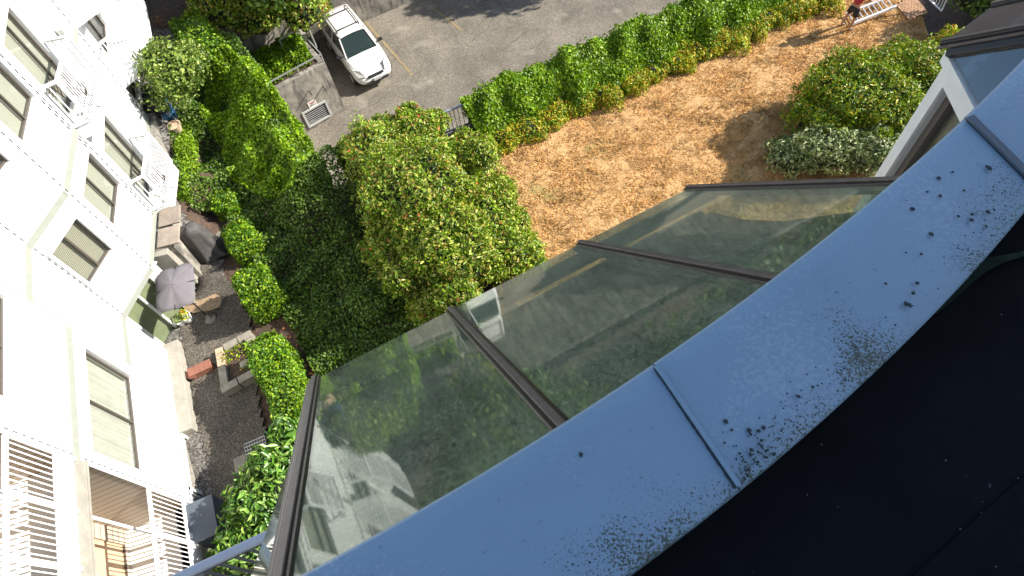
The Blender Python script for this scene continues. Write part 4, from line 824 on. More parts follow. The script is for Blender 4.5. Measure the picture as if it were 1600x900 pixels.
# ---- balcony railing of the flat to the left of the near bay
za = H - 4.15; Ra, Rb = at(225, 928, za), at(440, 826, za); m = MB()
dR = (Rb - Ra).normalized(); Rb = Rb + dR * 0.35; Ra = Ra - dR * 1.2
m.bar(Ra, Rb, 0.055, 0.05); bal = m.build('balcony_railing', M['bluerail'], B2, bevel=0.01)
m = MB(); m.bar(Ra + V(0, 0, -0.07), Rb + V(0, 0, -0.07), 0.03, 0.03); m.bar(Ra + V(0, 0, -1.0), Rb + V(0, 0, -1.0), 0.03, 0.03)
n = 24
for i in range(n):
    p = Ra.lerp(Rb, i / n); m.bar(p + V(0, 0, -0.08), p + V(0, 0, -1.0), 0.018, 0.018)
m.build('baluster', M['greymetal'], bal)
pr = Vector((dR.y, -dR.x, 0)); m = MB(); m.prism([(p.x, p.y) for p in (Ra, Rb, Rb + pr * 1.6, Ra + pr * 1.6)], za - 1.35, za - 1.08); m.build('balcony', M['bluegrey'], B2)

# ---- things inside the sunroom (seen through the dusty glass)
def room(px, py, z): return at(px, py, z)
zr = zfl
def cloth_heap(name, c, R, h, m_, label, cat, asp=0.7, seed=1):
    rr = random.Random(seed); mb = MB(); n = 30; rings = 12; c = Vector(c); vs = []; fs = []
    ph = [rr.uniform(0, 6.28) for _ in range(4)]
    for j in range(rings + 1):
        u = j / rings
        for k in range(n):
            t = 2 * math.pi * k / n; fold = 1 + u * (0.10 * math.sin(5 * t + ph[0]) + 0.06 * math.sin(9 * t + ph[1])) + 0.1 * math.sin(2 * t + ph[2])
            r = R * (u ** 0.75) * fold; z = h * (1 - u ** 2.2) * (1 + 0.08 * math.sin(3 * t + 4 * u)) + 0.02 * math.sin(7 * t) * (1 - u)
            vs.append(c + Vector((r * math.cos(t), r * asp * math.sin(t), z)))
    for j in range(rings):
        for k in range(n): fs.append((j * n + k, j * n + (k + 1) % n, (j + 1) * n + (k + 1) % n, (j + 1) * n + k))
    mb.add(vs, fs); o = mb.build(name, m_, smooth=True); tag(o, label, cat); return o
cloth_heap('dust_sheet', room(800, 705, zr + 0.65) - V(0, 0, 0.65), 0.66, 1.15, mat('pale_dust_sheet', (0.72, 0.70, 0.60), 0.85, var=0.15, scale=4), 'pale dust sheet over furniture under the first glass pane', 'dust sheet', 0.9)
for k, (p, ln, rz) in enumerate((((655, 690), 0.75, 2.15), ((638, 712), 0.6, 2.2))):
    c = room(*p, zr + 0.35); m = MB(); m.box((c.x, c.y, zr + 0.35), (ln, 0.14, 0.03), rz); m.box((c.x, c.y, zr + 0.18), (ln * 0.8, 0.03, 0.3), rz); o = m.build('wooden_bench', mat('yellow_pine', (0.55, 0.40, 0.12), 0.5, var=0.2, scale=8), bevel=0.004)
    tag(o, ('longer yellow pine bench beside the leafy pot plant in the sunroom', 'shorter yellow pine bench nearer the white stools in the sunroom')[k], 'bench')
c = room(668, 668, zr + 0.5); t = thing('pot_plant', (c.x, c.y, zr), 'broad leaved green pot plant seen through the first glass pane', 'plant')
m = MB(); m.lathe((c.x, c.y, zr), [(0.10, 0), (0.15, 0.25), (0.16, 0.28), (0.13, 0.28)]); m.build('pot', M['terra'], t, smooth=False)
P, N = blob_points([(c.x, c.y, zr + 0.55, 0.33, 0.33, 0.3)], 90, shell=0.2); leaves('foliage', P, N, 0.13, M['camellia'], t, 0.6)
for k, p in enumerate(((585, 690), (620, 690))):
    c = room(*p, zr + 0.45); t = thing('stool', (c.x, c.y, zr), ('pale stool by the left glazing bar inside the sunroom', 'pale stool next to the pine benches inside the sunroom')[k], 'stool', 'stools in the sunroom')
    m = MB(); m.box((c.x, c.y, zr + 0.45), (0.34, 0.34, 0.03), 0.5); m.build('seat', M['trim'], t, bevel=0.008)
    for sx in (-1, 1):
        for sy in (-1, 1):
            d = Matrix.Rotation(0.5, 3, 'Z') @ Vector((sx * .14, sy * .14, 0)); m = MB(); m.bar((c.x + d.x, c.y + d.y, zr), (c.x + d.x, c.y + d.y, zr + 0.435), 0.025, 0.025); m.build('leg', M['trim'], t)
# ------------------------------------------------------------------ sunken car park: walls, grille, rails
R1_ = thing('retaining_wall', (GA[0], GA[1], ZC), 'stained concrete wall block with a louvred grille at the corner of the car park', 'wall')
gf = Face(GA, GB); gf.n = Vector((gx.y, -gx.x)); 
GTOP = -0.75
gh = gf.rect((473, 174), (508, 161), (517, 180), (482, 196)); print('grille', gh, gf.L)
a, b, c, d = gh; a = max(0.15, a); b = min(gf.L - 0.25, b); gh = (a, b, max(ZC + 0.12, c), d)
m = MB(); wall(m, gf, -0.9, gf.L, ZC - 0.2, GTOP, [gh], th=0.25)
slab(m, gf, -0.9, gf.L - 0.0, ZC - 0.2, GTOP - 0.0, -2.2, -2.0); pth = gf.p(gf.L, 0)
m.quad(gf.p(gf.L, ZC - .2), gf.p(gf.L, ZC - .2, -2.2), gf.p(gf.L, GTOP, -2.2), gf.p(gf.L, GTOP)); m.quad(gf.p(-.9, GTOP), gf.p(gf.L, GTOP), gf.p(gf.L, GTOP, -0.22), gf.p(-.9, GTOP, -0.22))
m.quad(gf.p(gf.L, GTOP, -.22), gf.p(gf.L - .2, GTOP, -.22), gf.p(gf.L - .2, GTOP, -2.2), gf.p(gf.L, GTOP, -2.2))
m.build('wall', M['concrete'], R1_)
m = MB(); slab(m, gf, -.9, gf.L - .02, GTOP - .5, GTOP - .06, -2.1, -.2); m.build('soil', M['soil'], R1_)
m = MB(); slab(m, gf, -1.0, gf.L + .02, GTOP - .6, .75, -2.32, -2.16); m.build('upper_kerb', M['concrete'], R1_)
a, b, c, d = gh; m = MB(); slab(m, gf, a - .05, b + .05, c - .06, c + .02, -0.02, 0.05); slab(m, gf, a - .05, b + .05, d - .02, d + .05, -0.02, 0.05); slab(m, gf, a - .06, a + .02, c, d, -0.02, 0.05); slab(m, gf, b - .02, b + .05, c, d, -0.02, 0.05); gr = m.build('grille', M['alu'], R1_)
m = MB(); n = 8
for i in range(n):
    z = c + (d - c) * (i + 0.5) / n; P = [gf.p(a, z - .02, 0.025), gf.p(b, z - .02, 0.025), gf.p(b, z - .02, 0.005), gf.p(a, z - .02, 0.005)]; m.box8(P + [p + V(0, 0, 0.012) for p in P])
m.build('louvre', M['alu'], gr); m = MB(); m.quad(gf.p(a, c, -.2), gf.p(b, c, -.2), gf.p(b, d, -.2), gf.p(a, d, -.2)); m.build('duct', M['black'], gr)
sg = gf.rect((479, 160), (492, 156), (497, 164), (484, 170)); m = MB(); slab(m, gf, sg[0], sg[1], sg[2], sg[3], 0.004, 0.02); sn_ = m.build('sign_plate', mat('white_sign', (0.72, 0.68, 0.6), 0.5, var=0.1, scale=20), R1_)
def text(s, size, org, xdir, updir, m_, parent, name='lettering'):
    cu = bpy.data.curves.new(name, 'FONT'); cu.body = s; cu.size = size; cu.extrude = 0.002; cu.align_x = 'CENTER'; cu.align_y = 'CENTER'
    o = bpy.data.objects.new(name, cu); xd = Vector(xdir).normalized(); u = Vector(updir).normalized(); z = xd.cross(u)
    Mx = Matrix((xd, u, z)).transposed().to_4x4(); Mx.translation = org
    dg = None; o.matrix_world = Mx; C.objects.link(o); bpy.context.view_layer.update()
    me = bpy.data.meshes.new_from_object(o.evaluated_get(bpy.context.evaluated_depsgraph_get())); bpy.data.objects.remove(o)
    q = bpy.data.objects.new(name, me); q.matrix_world = Mx; C.objects.link(q); me.materials.clear(); me.materials.append(m_); bpy.context.view_layer.update()
    q.parent = parent; q.matrix_parent_inverse = wmat(parent).inverted(); return q
xd3 = Vector((gf.d.x, gf.d.y, 0)); M['redink'] = mat('red_ink', (0.5, 0.10, 0.06), 0.6); M['darkink'] = mat('dark_ink', (0.12, 0.10, 0.09), 0.6)
cs = (sg[0] + sg[1]) / 2; hgt = sg[3] - sg[2]
text('NO', hgt * 0.42, gf.p(cs, sg[3] - hgt * 0.26, 0.023), xd3, (0, 0, 1), M['redink'], sn_)
text('PARKING', hgt * 0.2, gf.p(cs, sg[3] - hgt * 0.62, 0.023), xd3, (0, 0, 1), M['darkink'], sn_)
for p in ((482, 142), (504, 135)):
    s, z = gf.uv(*p); m = MB(); m.tube([gf.p(s, z, -0.02), gf.p(s, z, 0.32)], 0.02, 6); m.build('steel_peg', M['black'], R1_)
m = MB(); ptz = GTOP + 0.02
m.bar(gf.p(-0.6, GTOP + .35, -0.08), gf.p(gf.L + 0.02, GTOP + 0.35, -0.08), 0.045, 0.045); m.bar(gf.p(gf.L, GTOP + .35, -0.08), gf.p(gf.L, GTOP + .35, -2.1), 0.045, 0.045)
for s in (-.5, gf.L * .5, gf.L - .02): m.bar(gf.p(s, GTOP, -.08), gf.p(s, GTOP + .35, -.08), 0.035, 0.035)
m.build('pipe_rail', M['metal'], R1_)

# long far wall behind the parked car, with its red notice; left wall and wall under the lawn hedge
m = MB(); ff = Face(FW0, FW1); ff.n = Vector((fd.y, -fd.x)); 
slab(m, ff, -3, (Vector(FW1) - Vector(FW0)).length, ZC - .2, 0.2, -0.3, 0); fwall = m.build('boundary_wall', M['concrete']); tag(fwall, 'long shadow dappled concrete wall behind the parked white car', 'wall')
s, z = ff.uv(508, 15); rs = thing('red_notice', ff.p(s, z), 'small red notice fixed to the concrete wall left of the white car', 'sign')
m = MB(); slab(m, ff, s - .22, s + .22, z - .3, z + .3, 0.004, 0.03); pl = m.build('plate', mat('red_plate', (0.55, 0.09, 0.05), 0.5), rs)
for k, (u, wd) in enumerate(((0.16, .3), (0.02, .34), (-0.12, .26))): m = MB(); slab(m, ff, s - wd / 2, s + wd / 2, z + u - .02, z + u + .02, 0.031, 0.036); m.build('stripe', M['pot'], pl)
m = MB(); slab(m, Face(corner, tuple(Vector(rail_pts[0]))), 0, (Vector(rail_pts[0]) - Vector(corner)).length, ZC - .2, 0.0, -0.0, 0.01)
W_ = [(Vector(corner)), Vector(rail_pts[0]), Vector(rail_pts[5])]
m = MB()
for p, q in ((W_[0], W_[1]), (W_[1], W_[2])):
    d = (q - p).normalized(); nn = Vector((d.y, -d.x)); m.prism([(p.x, p.y), (q.x, q.y), (q + nn * .25).to_tuple(), (p + nn * .25).to_tuple()], ZC - .2, 0.02)
tag(m.build('retaining_wall', M['concrete']), 'concrete wall holding up the lawn under the ivy covered railing', 'wall')
m = MB()
for p, q in ((Vector(K0), Vector(K1)), (Vector(K1), Vector(K2)), (Vector(K2), gf.p(-.6, 0).xy)):
    d = (q - p).normalized(); nn = Vector((-d.y, d.x)); nn = nn if nn.x < 0 else -nn; m.prism([tuple(p), tuple(q), tuple(q + nn * .3), tuple(p + nn * .3)], ZC - .2, 0.1)
tag(m.build('retaining_wall', M['concrete']), 'short concrete wall beneath the hanging ivy at the near left car park corner', 'wall')
# painted bay lines
ym = mat('worn_yellow_paint', (0.36, 0.25, 0.09), 0.8, scale=9, col2=(0.17, 0.15, 0.115), detail=8); m = MB()
for p, q in (((570, 33), (645, 118)), ((676, 12), (722, 48))):
    u, v = at(*p, ZC), at(*q, ZC); d = (v - u).normalized(); s_ = Vector((-d.y, d.x, 0)) * .05; m.quad(u - s_ + V(0, 0, .006), v - s_ + V(0, 0, .006), v + s_ + V(0, 0, .006), u + s_ + V(0, 0, .006))
m.build('bay_marking', ym, kind='structure')
# railing along the lawn
F1_ = thing('railing', (rail_pts[0][0], rail_pts[0][1], 0), 'grey picket railing on the wall edge above the car park, half swallowed by ivy', 'railing')
m = MB(); m.bar((*rail_pts[0], 1.0), (*rail_pts[1], 1.0), .07, .05); m.build('handrail', M['metal'], F1_)
m = MB()
for i in range(1, 5): m.bar((*rail_pts[i], 1.0), (*rail_pts[i + 1], 1.0), .06, .05)
m.build('handrail', M['rail'], F1_); m = MB(); m.bar((*rail_pts[0], .12), (*rail_pts[1], .12), .04, .04)
L_ = (Vector(rail_pts[1]) - Vector(rail_pts[0])).length; n = int(L_ / .14)
for i in range(n + 1): q = Vector(rail_pts[0]).lerp(Vector(rail_pts[1]), i / n); m.bar((q.x, q.y, .1), (q.x, q.y, 1.0), .018, .018)
m.build('picket', M['greymetal'], F1_)
for i in range(6): q = rail_pts[i]; m = MB(); m.bar((*q, 0), (*q, 1.0), .05, .05); m.build('post', M['greymetal'], F1_)

# ------------------------------------------------------------------ parked car
def car():
    FC = (at(568, 140, ZC + .25) + at(609, 108, ZC + .25)) / 2; ax = Vector((-fd.y, fd.x, 0)); ax = -ax if ax.y < 0 else ax   # from nose to tail
    hd = math.atan2(ax.y, ax.x) + rad(3); X = Vector((math.cos(hd), math.sin(hd), 0)); Y = Vector((-X.y, X.x, 0)); O = Vector((FC.x, FC.y, ZC)) + X * -0.22
    t = thing('parked_car', O, 'white estate car with black roof rails parked nose out beside the grille wall', 'car')
    W = lambda x, y, z: O + X * x + Y * y + V(0, 0, z)
    paint = mat('white_car_paint', (0.74, 0.72, 0.66), 0.25, spec=0.6); gl = mat('dark_car_glass', (0.025, 0.04, 0.04), 0.05, spec=0.9)
    prof = [(0.0, 0.50, .52, .42), (0.05, .62, .60, .30), (0.18, .78, .68, .25), (0.5, .86, .80, .24), (1.0, .88, .90, .24), (1.35, .88, .98, .24), (2.0, .885, 1.0, .24), (3.2, .885, 1.0, .24), (3.9, .86, .98, .25), (4.25, .80, .92, .28), (4.40, .70, .80, .38), (4.44, .58, .62, .45)]
    m = MB(); vs = []; N = 13
    for x, hw, top, bot in prof:
        ring = [(-.80, bot), (-.97, bot + .12), (-1, .55), (-.985, top - .14), (-.93, top - .045), (-.78, top), (0, top + .025), (.78, top), (.93, top - .045), (.985, top - .14), (1, .55), (.97, bot + .12), (.80, bot)]
        for y, z in ring: vs.append(W(x, y * hw, min(max(z, bot), top + .03)))
    fs = [(i * N + j, i * N + (j + 1) % N, (i + 1) * N + (j + 1) % N, (i + 1) * N + j) for i in range(len(prof) - 1) for j in range(N)]
    fs += [tuple(range(N))[::-1], tuple((len(prof) - 1) * N + j for j in range(N))]; m.add(vs, fs)
    o = m.build('body', paint, t, smooth=True); sb = o.modifiers.new('s', 'SUBSURF'); sb.levels = sb.render_levels = 2
    # cabin
    b0 = [(1.28, .70, .97), (2.4, .78, 1.0), (3.6, .78, 1.0), (4.28, .70, .93)]; tp = [(2.05, .56, 1.42), (2.5, .60, 1.47), (3.6, .60, 1.46), (4.05, .55, 1.38)]
    def loft(A, B, nm, mt, lift=0, grow=1.0):
        m = MB(); vs = [W(x, -y * grow, z + lift) for x, y, z in A] + [W(x, y * grow, z + lift) for x, y, z in A] + [W(x, -y * grow, z + lift) for x, y, z in B] + [W(x, y * grow, z + lift) for x, y, z in B]
        fs = [(0 + i, 1 + i, 9 + i, 8 + i) for i in range(3)] + [(4 + i, 12 + i, 13 + i, 5 + i) for i in range(3)] + [(0, 8, 12, 4), (3, 7, 15, 11)] + [(8 + i, 9 + i, 13 + i, 12 + i) for i in range(3)]
        m.add(vs, fs); return m.build(nm, mt, t)
    loft(b0, tp, 'window_glass', gl)
    rf_ = [(2.02, .585, 1.435), (2.5, .63, 1.475), (3.6, .63, 1.465), (4.10, .58, 1.385)]; m = MB(); vs = []
    for x, y, z in rf_:
        for k, (u, dz_) in enumerate(((-1, -.03), (-.9, 0.0), (-.5, .03), (0, .04), (.5, .03), (.9, 0.0), (1, -.03))): vs.append(W(x, y * u, z + dz_))
    m.add(vs, [(i * 7 + j, i * 7 + j + 1, (i + 1) * 7 + j + 1, (i + 1) * 7 + j) for i in range(3) for j in range(6)]); r = m.build('roof', paint, t, smooth=True); sb = r.modifiers.new('s', 'SUBSURF'); sb.levels = sb.render_levels = 1; so_ = r.modifiers.new('t', 'SOLIDIFY'); so_.thickness = .03
    for sgn in (-1, 1):
        for a, b, w1_, w2_ in ((W(1.28, .72 * sgn, .98), W(2.05, .585 * sgn, 1.43), .05, .05), (W(4.30, .72 * sgn, .93), W(4.07, .57 * sgn, 1.38), .10, .06), (W(2.75, .785 * sgn, 1.0), W(2.75, .62 * sgn, 1.46), .07, .03), (W(3.6, .785 * sgn, 1.0), W(3.6, .62 * sgn, 1.45), .07, .03)):
            m = MB(); m.bar(a, b, w1_, w2_); m.build('pillar', paint, t)
    for sgn in (-1, 1):
        m = MB(); m.tube([W(2.35, .52 * sgn, 1.50), W(2.5, .52 * sgn, 1.56), W(3.75, .52 * sgn, 1.55), W(3.95, .52 * sgn, 1.46)], .022, 8); m.build('roof_rail', M['black'], t, smooth=True)
        m = MB(); m.box(W(1.5, .98 * sgn, 1.03), (.12, .2, .13), hd); m.bar(W(1.5, .80 * sgn, .98), W(1.5, .92 * sgn, 1.02), .05, .05); m.build('wing_mirror', M['black'], t, bevel=.03)
        m = MB(); pts = [(.10, .46, .66), (.22, .72, .66), (.56, .80, .83), (.36, .56, .83)]; m.add([W(x, y * sgn, z + .045) for x, y, z in pts] + [W(x, y * sgn, z - .06) for x, y, z in pts], [(0, 1, 2, 3), (4, 5, 6, 7), (0, 1, 5, 4), (1, 2, 6, 5), (2, 3, 7, 6), (3, 0, 4, 7)]); m.build('headlight', mat('headlamp_lens', (0.50, 0.50, 0.44), .15, spec=.8), t, bevel=.01)
        for x in (.85, 3.45):
            m = MB(); c = W(x, .80 * sgn, .31); ye = Y * sgn; m.tube([c - ye * .1, c + ye * .095], .31, 24); wh = m.build('wheel', M['black'], t); m = MB(); m.tube([c + ye * .08, c + ye * .105], .19, 16); m.build('hubcap', M['alu'], wh)
    m = MB(); m.bar(W(2.45, -.5, 1.555), W(2.45, .5, 1.555), .04, .02); m.bar(W(3.55, -.5, 1.555), W(3.55, .5, 1.555), .04, .02)
    for x in (2.45, 3.55): pass
    m.build('crossbar', M['black'], t)
    m = MB(); m.box(W(.05, 0, .665), (.10, .72, .05), hd); m.build('grille', M['black'], t); m = MB(); m.box(W(.0, 0, .40), (.12, 1.0, .07), hd); m.build('lower_grille', M['black'], t)
    m = MB(); m.box(W(-.03, 0, .52), (.05, .34, .13), hd); m.build('number_plate', mat('plate_white', (.6, .6, .58), .4), t)
    for x in (1.62, 2.72, 3.55):
        for sgn in (-1, 1): m = MB(); m.bar(W(x, .892 * sgn, .42), W(x, .86 * sgn, .93), .012, .012); m.build('door_gap', M['black'], t)
    for sgn in (-1, 1): m = MB(); m.tube([W(.40, .50 * sgn, .835), W(.8, .60 * sgn, .925), W(1.22, .68 * sgn, .985)], .007, 5); m.build('bonnet_gap', M['greymetal'], t)
    m = MB(); m.bar(W(1.30, -.55, 1.0), W(1.42, .1, 1.05), .015, .01); m.bar(W(1.30, .1, 1.0), W(1.42, .62, 1.05), .015, .01); m.build('wiper', M['black'], t)
    m = MB(); m.box(W(1.7, -.1, 1.12), (.3, .25, .01), hd, None); m.build('dashboard_paper', M['mesh_green'], t)
car()

# ------------------------------------------------------------------ planting
def ground_cover(name, poly, n, size, m, label, cat, lift=0.15, bumps=0.12, jit=0.8, hole=None, zf=None):
    xs = [p[0] for p in poly]; ys = [p[1] for p in poly]; X = RNG.uniform(min(xs), max(xs), n * 4); Y = RNG.uniform(min(ys), max(ys), n * 4); k = inpoly(X, Y, poly)
    if hole: k &= ~inpoly(X, Y, hole)
    X, Y = X[k][:n], Y[k][:n]; bz = bumps * (np.sin(X * 2.1 + 1.3 * np.sin(Y * 1.7)) * np.sin(Y * 2.4 + np.sin(X * 1.9)) + 0.5 * np.sin(X * 5.3) * np.sin(Y * 4.9))
    Z = (zf(X, Y) if zf else hz(X, Y)) + lift + bz + RNG.uniform(-.10, .05, len(X)); N = np.tile([0, 0, 1.0], (len(X), 1))
    o = leaves(name, np.stack([X, Y, Z], 1), N, size, m, None, 0.75, jit); return tag(o, label, cat, kind='stuff')
def mound(X, Y):
    pts = [np.array(p) for p in (K0, K1, K2, a2(376, 112, 1.6))]; D = np.full(X.shape, 9.0)
    for a, b in zip(pts[:-1], pts[1:]):
        d = b - a; t = np.clip(((X - a[0]) * d[0] + (Y - a[1]) * d[1]) / (d @ d), 0, 1); D = np.minimum(D, np.hypot(X - a[0] - t * d[0], Y - a[1] - t * d[1]))
    return hz(X, Y) + 1.35 * np.exp(-(np.maximum(D - .5, 0) / 1.0) ** 1.6)
IVY = [a2(285, 150, 1.7), a2(275, 250, 1.5), a2(300, 318, 0.9), a2(318, 345, .7), a2(348, 335, 0.7), a2(400, 400, 0.3), a2(430, 470, 0.1), (-7.4, 6.6), (-6.4, 5.2), (-5.2, 4.6), (-2.2, 5.4), (-2.6, 8), (-4.4, 10.5), (-4.6, 13.9), tuple(rail_pts[0]), K0, K1, K2, (-12.3, 18.4), (-13.4, 17.6)]
ground_cover('ivy_groundcover', IVY, 80000, 0.075, M['ivydark'], 'dark ivy carpeting the bank between clipped hedges and car park', 'ivy', lift=.22, bumps=.2, zf=mound)
ground_cover('ivy_overgrowth', [K0, K1, K2, a2(376, 112, 1.6), a2(330, 112, 1.5), a2(330, 200, 1.0), a2(370, 290, .8), a2(430, 330, .5), a2(480, 330, .5)], 26000, .085, M['ivy'], 'bright ivy spilling from the mound towards the house', 'ivy', lift=.27, bumps=.28, zf=mound)
ls = MB()
def hedge_path(path, wdt, z0, z1, n, size, m, label, cat='hedge', group=None, name='hedge', rough=0.12, drop=None, aspect=.6, jit=.55, parent=None, core=True, prof=None):
    """leafy wall along a plan path: rounded box section, leaves on top and both sides"""
    path = [Vector(p) for p in path]; seg = [(path[i + 1] - path[i]).length for i in range(len(path) - 1)]; tot = sum(seg)
    th = thing(name, (path[0].x, path[0].y, z0 if not callable(z0) else z0(path[0])), label, cat, group)
    u = RNG.uniform(0, tot, n); pos = np.zeros((n, 2)); dr = np.zeros((n, 2)); acc = 0
    for i, s in enumerate(seg):
        k = (u >= acc) & (u <= acc + s); f = (u[k] - acc)[:, None]; d = (path[i + 1] - path[i]) / s; pos[k] = np.array(path[i])[None] + f * np.array(d)[None]; dr[k] = np.array(d)[None]; acc += s
    nr = np.stack([-dr[:, 1], dr[:, 0]], 1); hgt_ = (z1 - z0) if not callable(z0) else 1
    peri = wdt + 2 * hgt_; q = RNG.uniform(0, peri, n); side = np.where(q < hgt_, -1, np.where(q > hgt_ + wdt, 1, 0))
    off = np.where(side == 0, (q - hgt_) - wdt / 2, side * wdt / 2); z = np.where(side == 0, z1, np.where(side < 0, z0 + q, z0 + (q - hgt_ - wdt)))
    lump = rough * (np.sin(pos[:, 0] * 3.1 + z * 2) * np.cos(pos[:, 1] * 2.7 - z) + .6 * np.sin(pos[:, 0] * 7 + pos[:, 1] * 6 + z * 5))
    # round the corners
    cz = np.clip((z - (z1 - .25)) / .25, 0, 1); off = np.where(side != 0, off * (1 - .35 * cz ** 2), off * 0.9); e = np.abs(off) / (wdt / 2); z = z - np.where(side == 0, .18 * e ** 3, 0)
    ends = np.minimum(u, tot - u); z = z - .25 * np.clip(1 - ends / .3, 0, 1) ** 2
    N = np.zeros((n, 3)); N[:, :2] = nr * side[:, None]; N[:, 2] = np.where(side == 0, 1, .35)
    ec = RNG.random(n) < wdt * 2 / (wdt * 2 + tot * 2.2) * .9; en = RNG.random(n) < .5
    e0, e1 = np.array(path[0]), np.array(path[-1]); d0 = np.array(-(path[1] - path[0]).normalized()); d1 = np.array((path[-1] - path[-2]).normalized())
    ep = np.where(en[:, None], e0, e1); ed_ = np.where(en[:, None], d0, d1); el = RNG.uniform(-.45, .45, n) * wdt; ez = RNG.uniform(z0, z1, n)
    pe_ = ep + np.stack([-ed_[:, 1], ed_[:, 0]], 1) * el[:, None] + ed_ * (.10 * (1 - (2 * el / wdt) ** 2))[:, None]
    pos = np.where(ec[:, None], pe_, pos); off = np.where(ec, 0, off); z = np.where(ec, np.minimum(ez, z1 - .12), z); N = np.where(ec[:, None], np.concatenate([ed_, np.full((n, 1), .3)], 1), N)
    P = np.concatenate([pos + nr * (off * (1 + lump / wdt))[:, None], (z + lump * .6)[:, None]], 1) + RNG.normal(0, .03, (n, 3)) - norm(N) * RNG.uniform(0, .12, (n, 1))
    leaves('foliage', P, norm(N), size, m, th, aspect, jit)
    if core:
        mc = MB(); acc = 0
        for i in range(len(path) - 1):
            a, b = path[i], path[i + 1]; d = (b - a).normalized(); a = a + d * (.14 if i == 0 else 0); b = b - d * (.14 if i == len(path) - 2 else 0); mc.bar((a.x, a.y, (z0 + z1) / 2 - .14), (b.x, b.y, (z0 + z1) / 2 - .14), wdt * .6, (z1 - z0) - .34)
        mc.build('foliage_core', M['core'], th)
    return th
# clipped hedges in a row between patio and bank
hz0 = 0.0
hedge_path([a2(345, 303, 1.2), a2(350, 322, 1.2)], .75, .2, 1.35, 3600, .07, M['boxleaf'], 'smallest clipped hedge clump, farthest of the row beside the patio', group='clipped hedges edging the patio')
hedge_path([a2(363, 353, 1.25), a2(380, 382, 1.25)], .85, .05, 1.4, 6000, .07, M['boxleaf'], 'clipped hedge clump behind the grey draped cover', group='clipped hedges edging the patio')
hedge_path([a2(386, 424, 1.3), a2(404, 462, 1.3)], .95, 0, 1.45, 8000, .075, M['boxleaf'], 'middle clipped hedge opposite the square parasol', group='clipped hedges edging the patio')
hedge_path([a2(408, 530, 1.35), a2(420, 560, 1.35), a2(442, 620, 1.35), a2(452, 650, 1.35)], .95, 0, 1.5, 17000, .075, M['boxleaf'], 'longest clipped hedge beside the stone planter, nearest the glass roof', group='clipped hedges edging the patio')
hedge_path([a2(276, 185, 2.1), a2(281, 250, 1.9), a2(289, 315, 1.3)], .45, 1.15, 1.85, 6500, .07, M['ivy'], 'narrow leafy strip of hedge along the gravel path', group=None)
hedge_path([a2(286, 25, 3.0), a2(322, 75, 2.9)], 1.25, .8, 3.1, 9000, .085, M['boxleaf'], 'tall square clipped shrub in front of the deep shade by the far balconies', cat='shrub', name='clipped_shrub')
hedge_path([(gf.p(-0.3, 0, -1.1)).xy, (gf.p(gf.L - 0.35, 0, -1.1)).xy], 1.35, GTOP - .1, GTOP + .75, 7500, .10, M['ivy'], 'low leafy hedge on top of the concrete block beside the car')
th = hedge_path([a2(374, 116, 1.7), a2(388, 132, 1.8), a2(414, 172, 1.8), a2(440, 225, 1.75), a2(468, 272, 1.5)], 1.15, -.2, 1.8, 44000, .085, M['ivy'], 'bright ivy mound trailing over the left wall of the car park', name='ivy_hedge', rough=.34)
# ivy hanging down that wall
n = 6000; u = RNG.random(n) * 2; zz = RNG.uniform(-2.0, 1.5, n) * RNG.uniform(.3, 1, n); w_k = u < 1; KA = np.where(w_k[:, None], np.array(K0), np.array(K1)); KB = np.where(w_k[:, None], np.array(K1), np.array(K2)); uu = (u % 1)[:, None]; Q_ = KA + (KB - KA) * uu
P = np.stack([Q_[:, 0] + RNG.uniform(-.15, .08, n), Q_[:, 1] + RNG.uniform(-.1, .08, n), zz], 1); leaves('hanging_foliage', P, np.tile([.8, .45, .3], (n, 1)), .09, M['ivy'], th, .7, .5, droop=.6)

# long ivy hedge over the railing, sloping to the lawn
ih = thing('ivy_hedge', (rail_pts[1][0], rail_pts[1][1], 0), 'long ivy hedge grown over the railing between lawn and car park', 'hedge')
n = 90000; s0_, s1_ = 1.45, (Vector(rail_pts[5]) - Vector(rail_pts[0])).length - 12; u = RNG.uniform(s0_, s1_, n); v = RNG.random(n) ** .9
hw = 1.5 + .12 * np.sin(u * 1.3); over = RNG.random(n) < .13
ridge = 1.28 + .12 * np.sin(u * 2.6) + .08 * np.sin(u * 6.1 + 1); gl2 = .16 * np.sin(u * 3.7 + v * 2) * (v ** .5)      # vertical swags
X0 = rail_pts[0][0] + rd.x * u; Y0 = rail_pts[0][1] + rd.y * u; off = np.where(over, -RNG.uniform(0, .28, n), v * hw + gl2); zt_ = np.where(over, ridge - RNG.uniform(.0, .7, n), ridge * (1 - np.clip(v, 0, 1) ** 1.7) + .05 + .08 * np.sin(u * 5 + v * 9))
P = np.stack([X0 - rn.x * off, Y0 - rn.y * off, zt_ + RNG.uniform(-.12, .04, n)], 1); N = np.stack([-rn.x * np.where(over, -1, .4 + v), -rn.y * np.where(over, -1, .4 + v), np.full(n, .7)], 1)
leaves('foliage', P, norm(N), .095, M['ivy'], ih, .7, .6, droop=.5)
mc = MB(); A_ = Vector(rail_pts[0]) + rd * 1.6; Bz = Vector(rail_pts[0]) + rd * (s1_ - .1); q = [(-.1, 0), (-.1, .85), (.25, .85), (.9, .45), (1.2, 0)]
mc.add([(*(A_ - rn * a), b) for a, b in q] + [(*(Bz - rn * a), b) for a, b in q], [(0, 1, 2, 3, 4), (9, 8, 7, 6, 5)] + [(i, 5 + i, 5 + (i + 1) % 5, (i + 1) % 5) for i in range(5)]); mc.build('foliage_core', M['core'], ih)
fr_ = [tuple(Vector(rail_pts[0]) + rd * 1.6 - rn * .9), tuple(Vector(rail_pts[0]) + rd * 21 - rn * .9), tuple(Vector(rail_pts[0]) + rd * 21 - rn * 1.62), tuple(Vector(rail_pts[0]) + rd * 1.8 - rn * 1.7)]
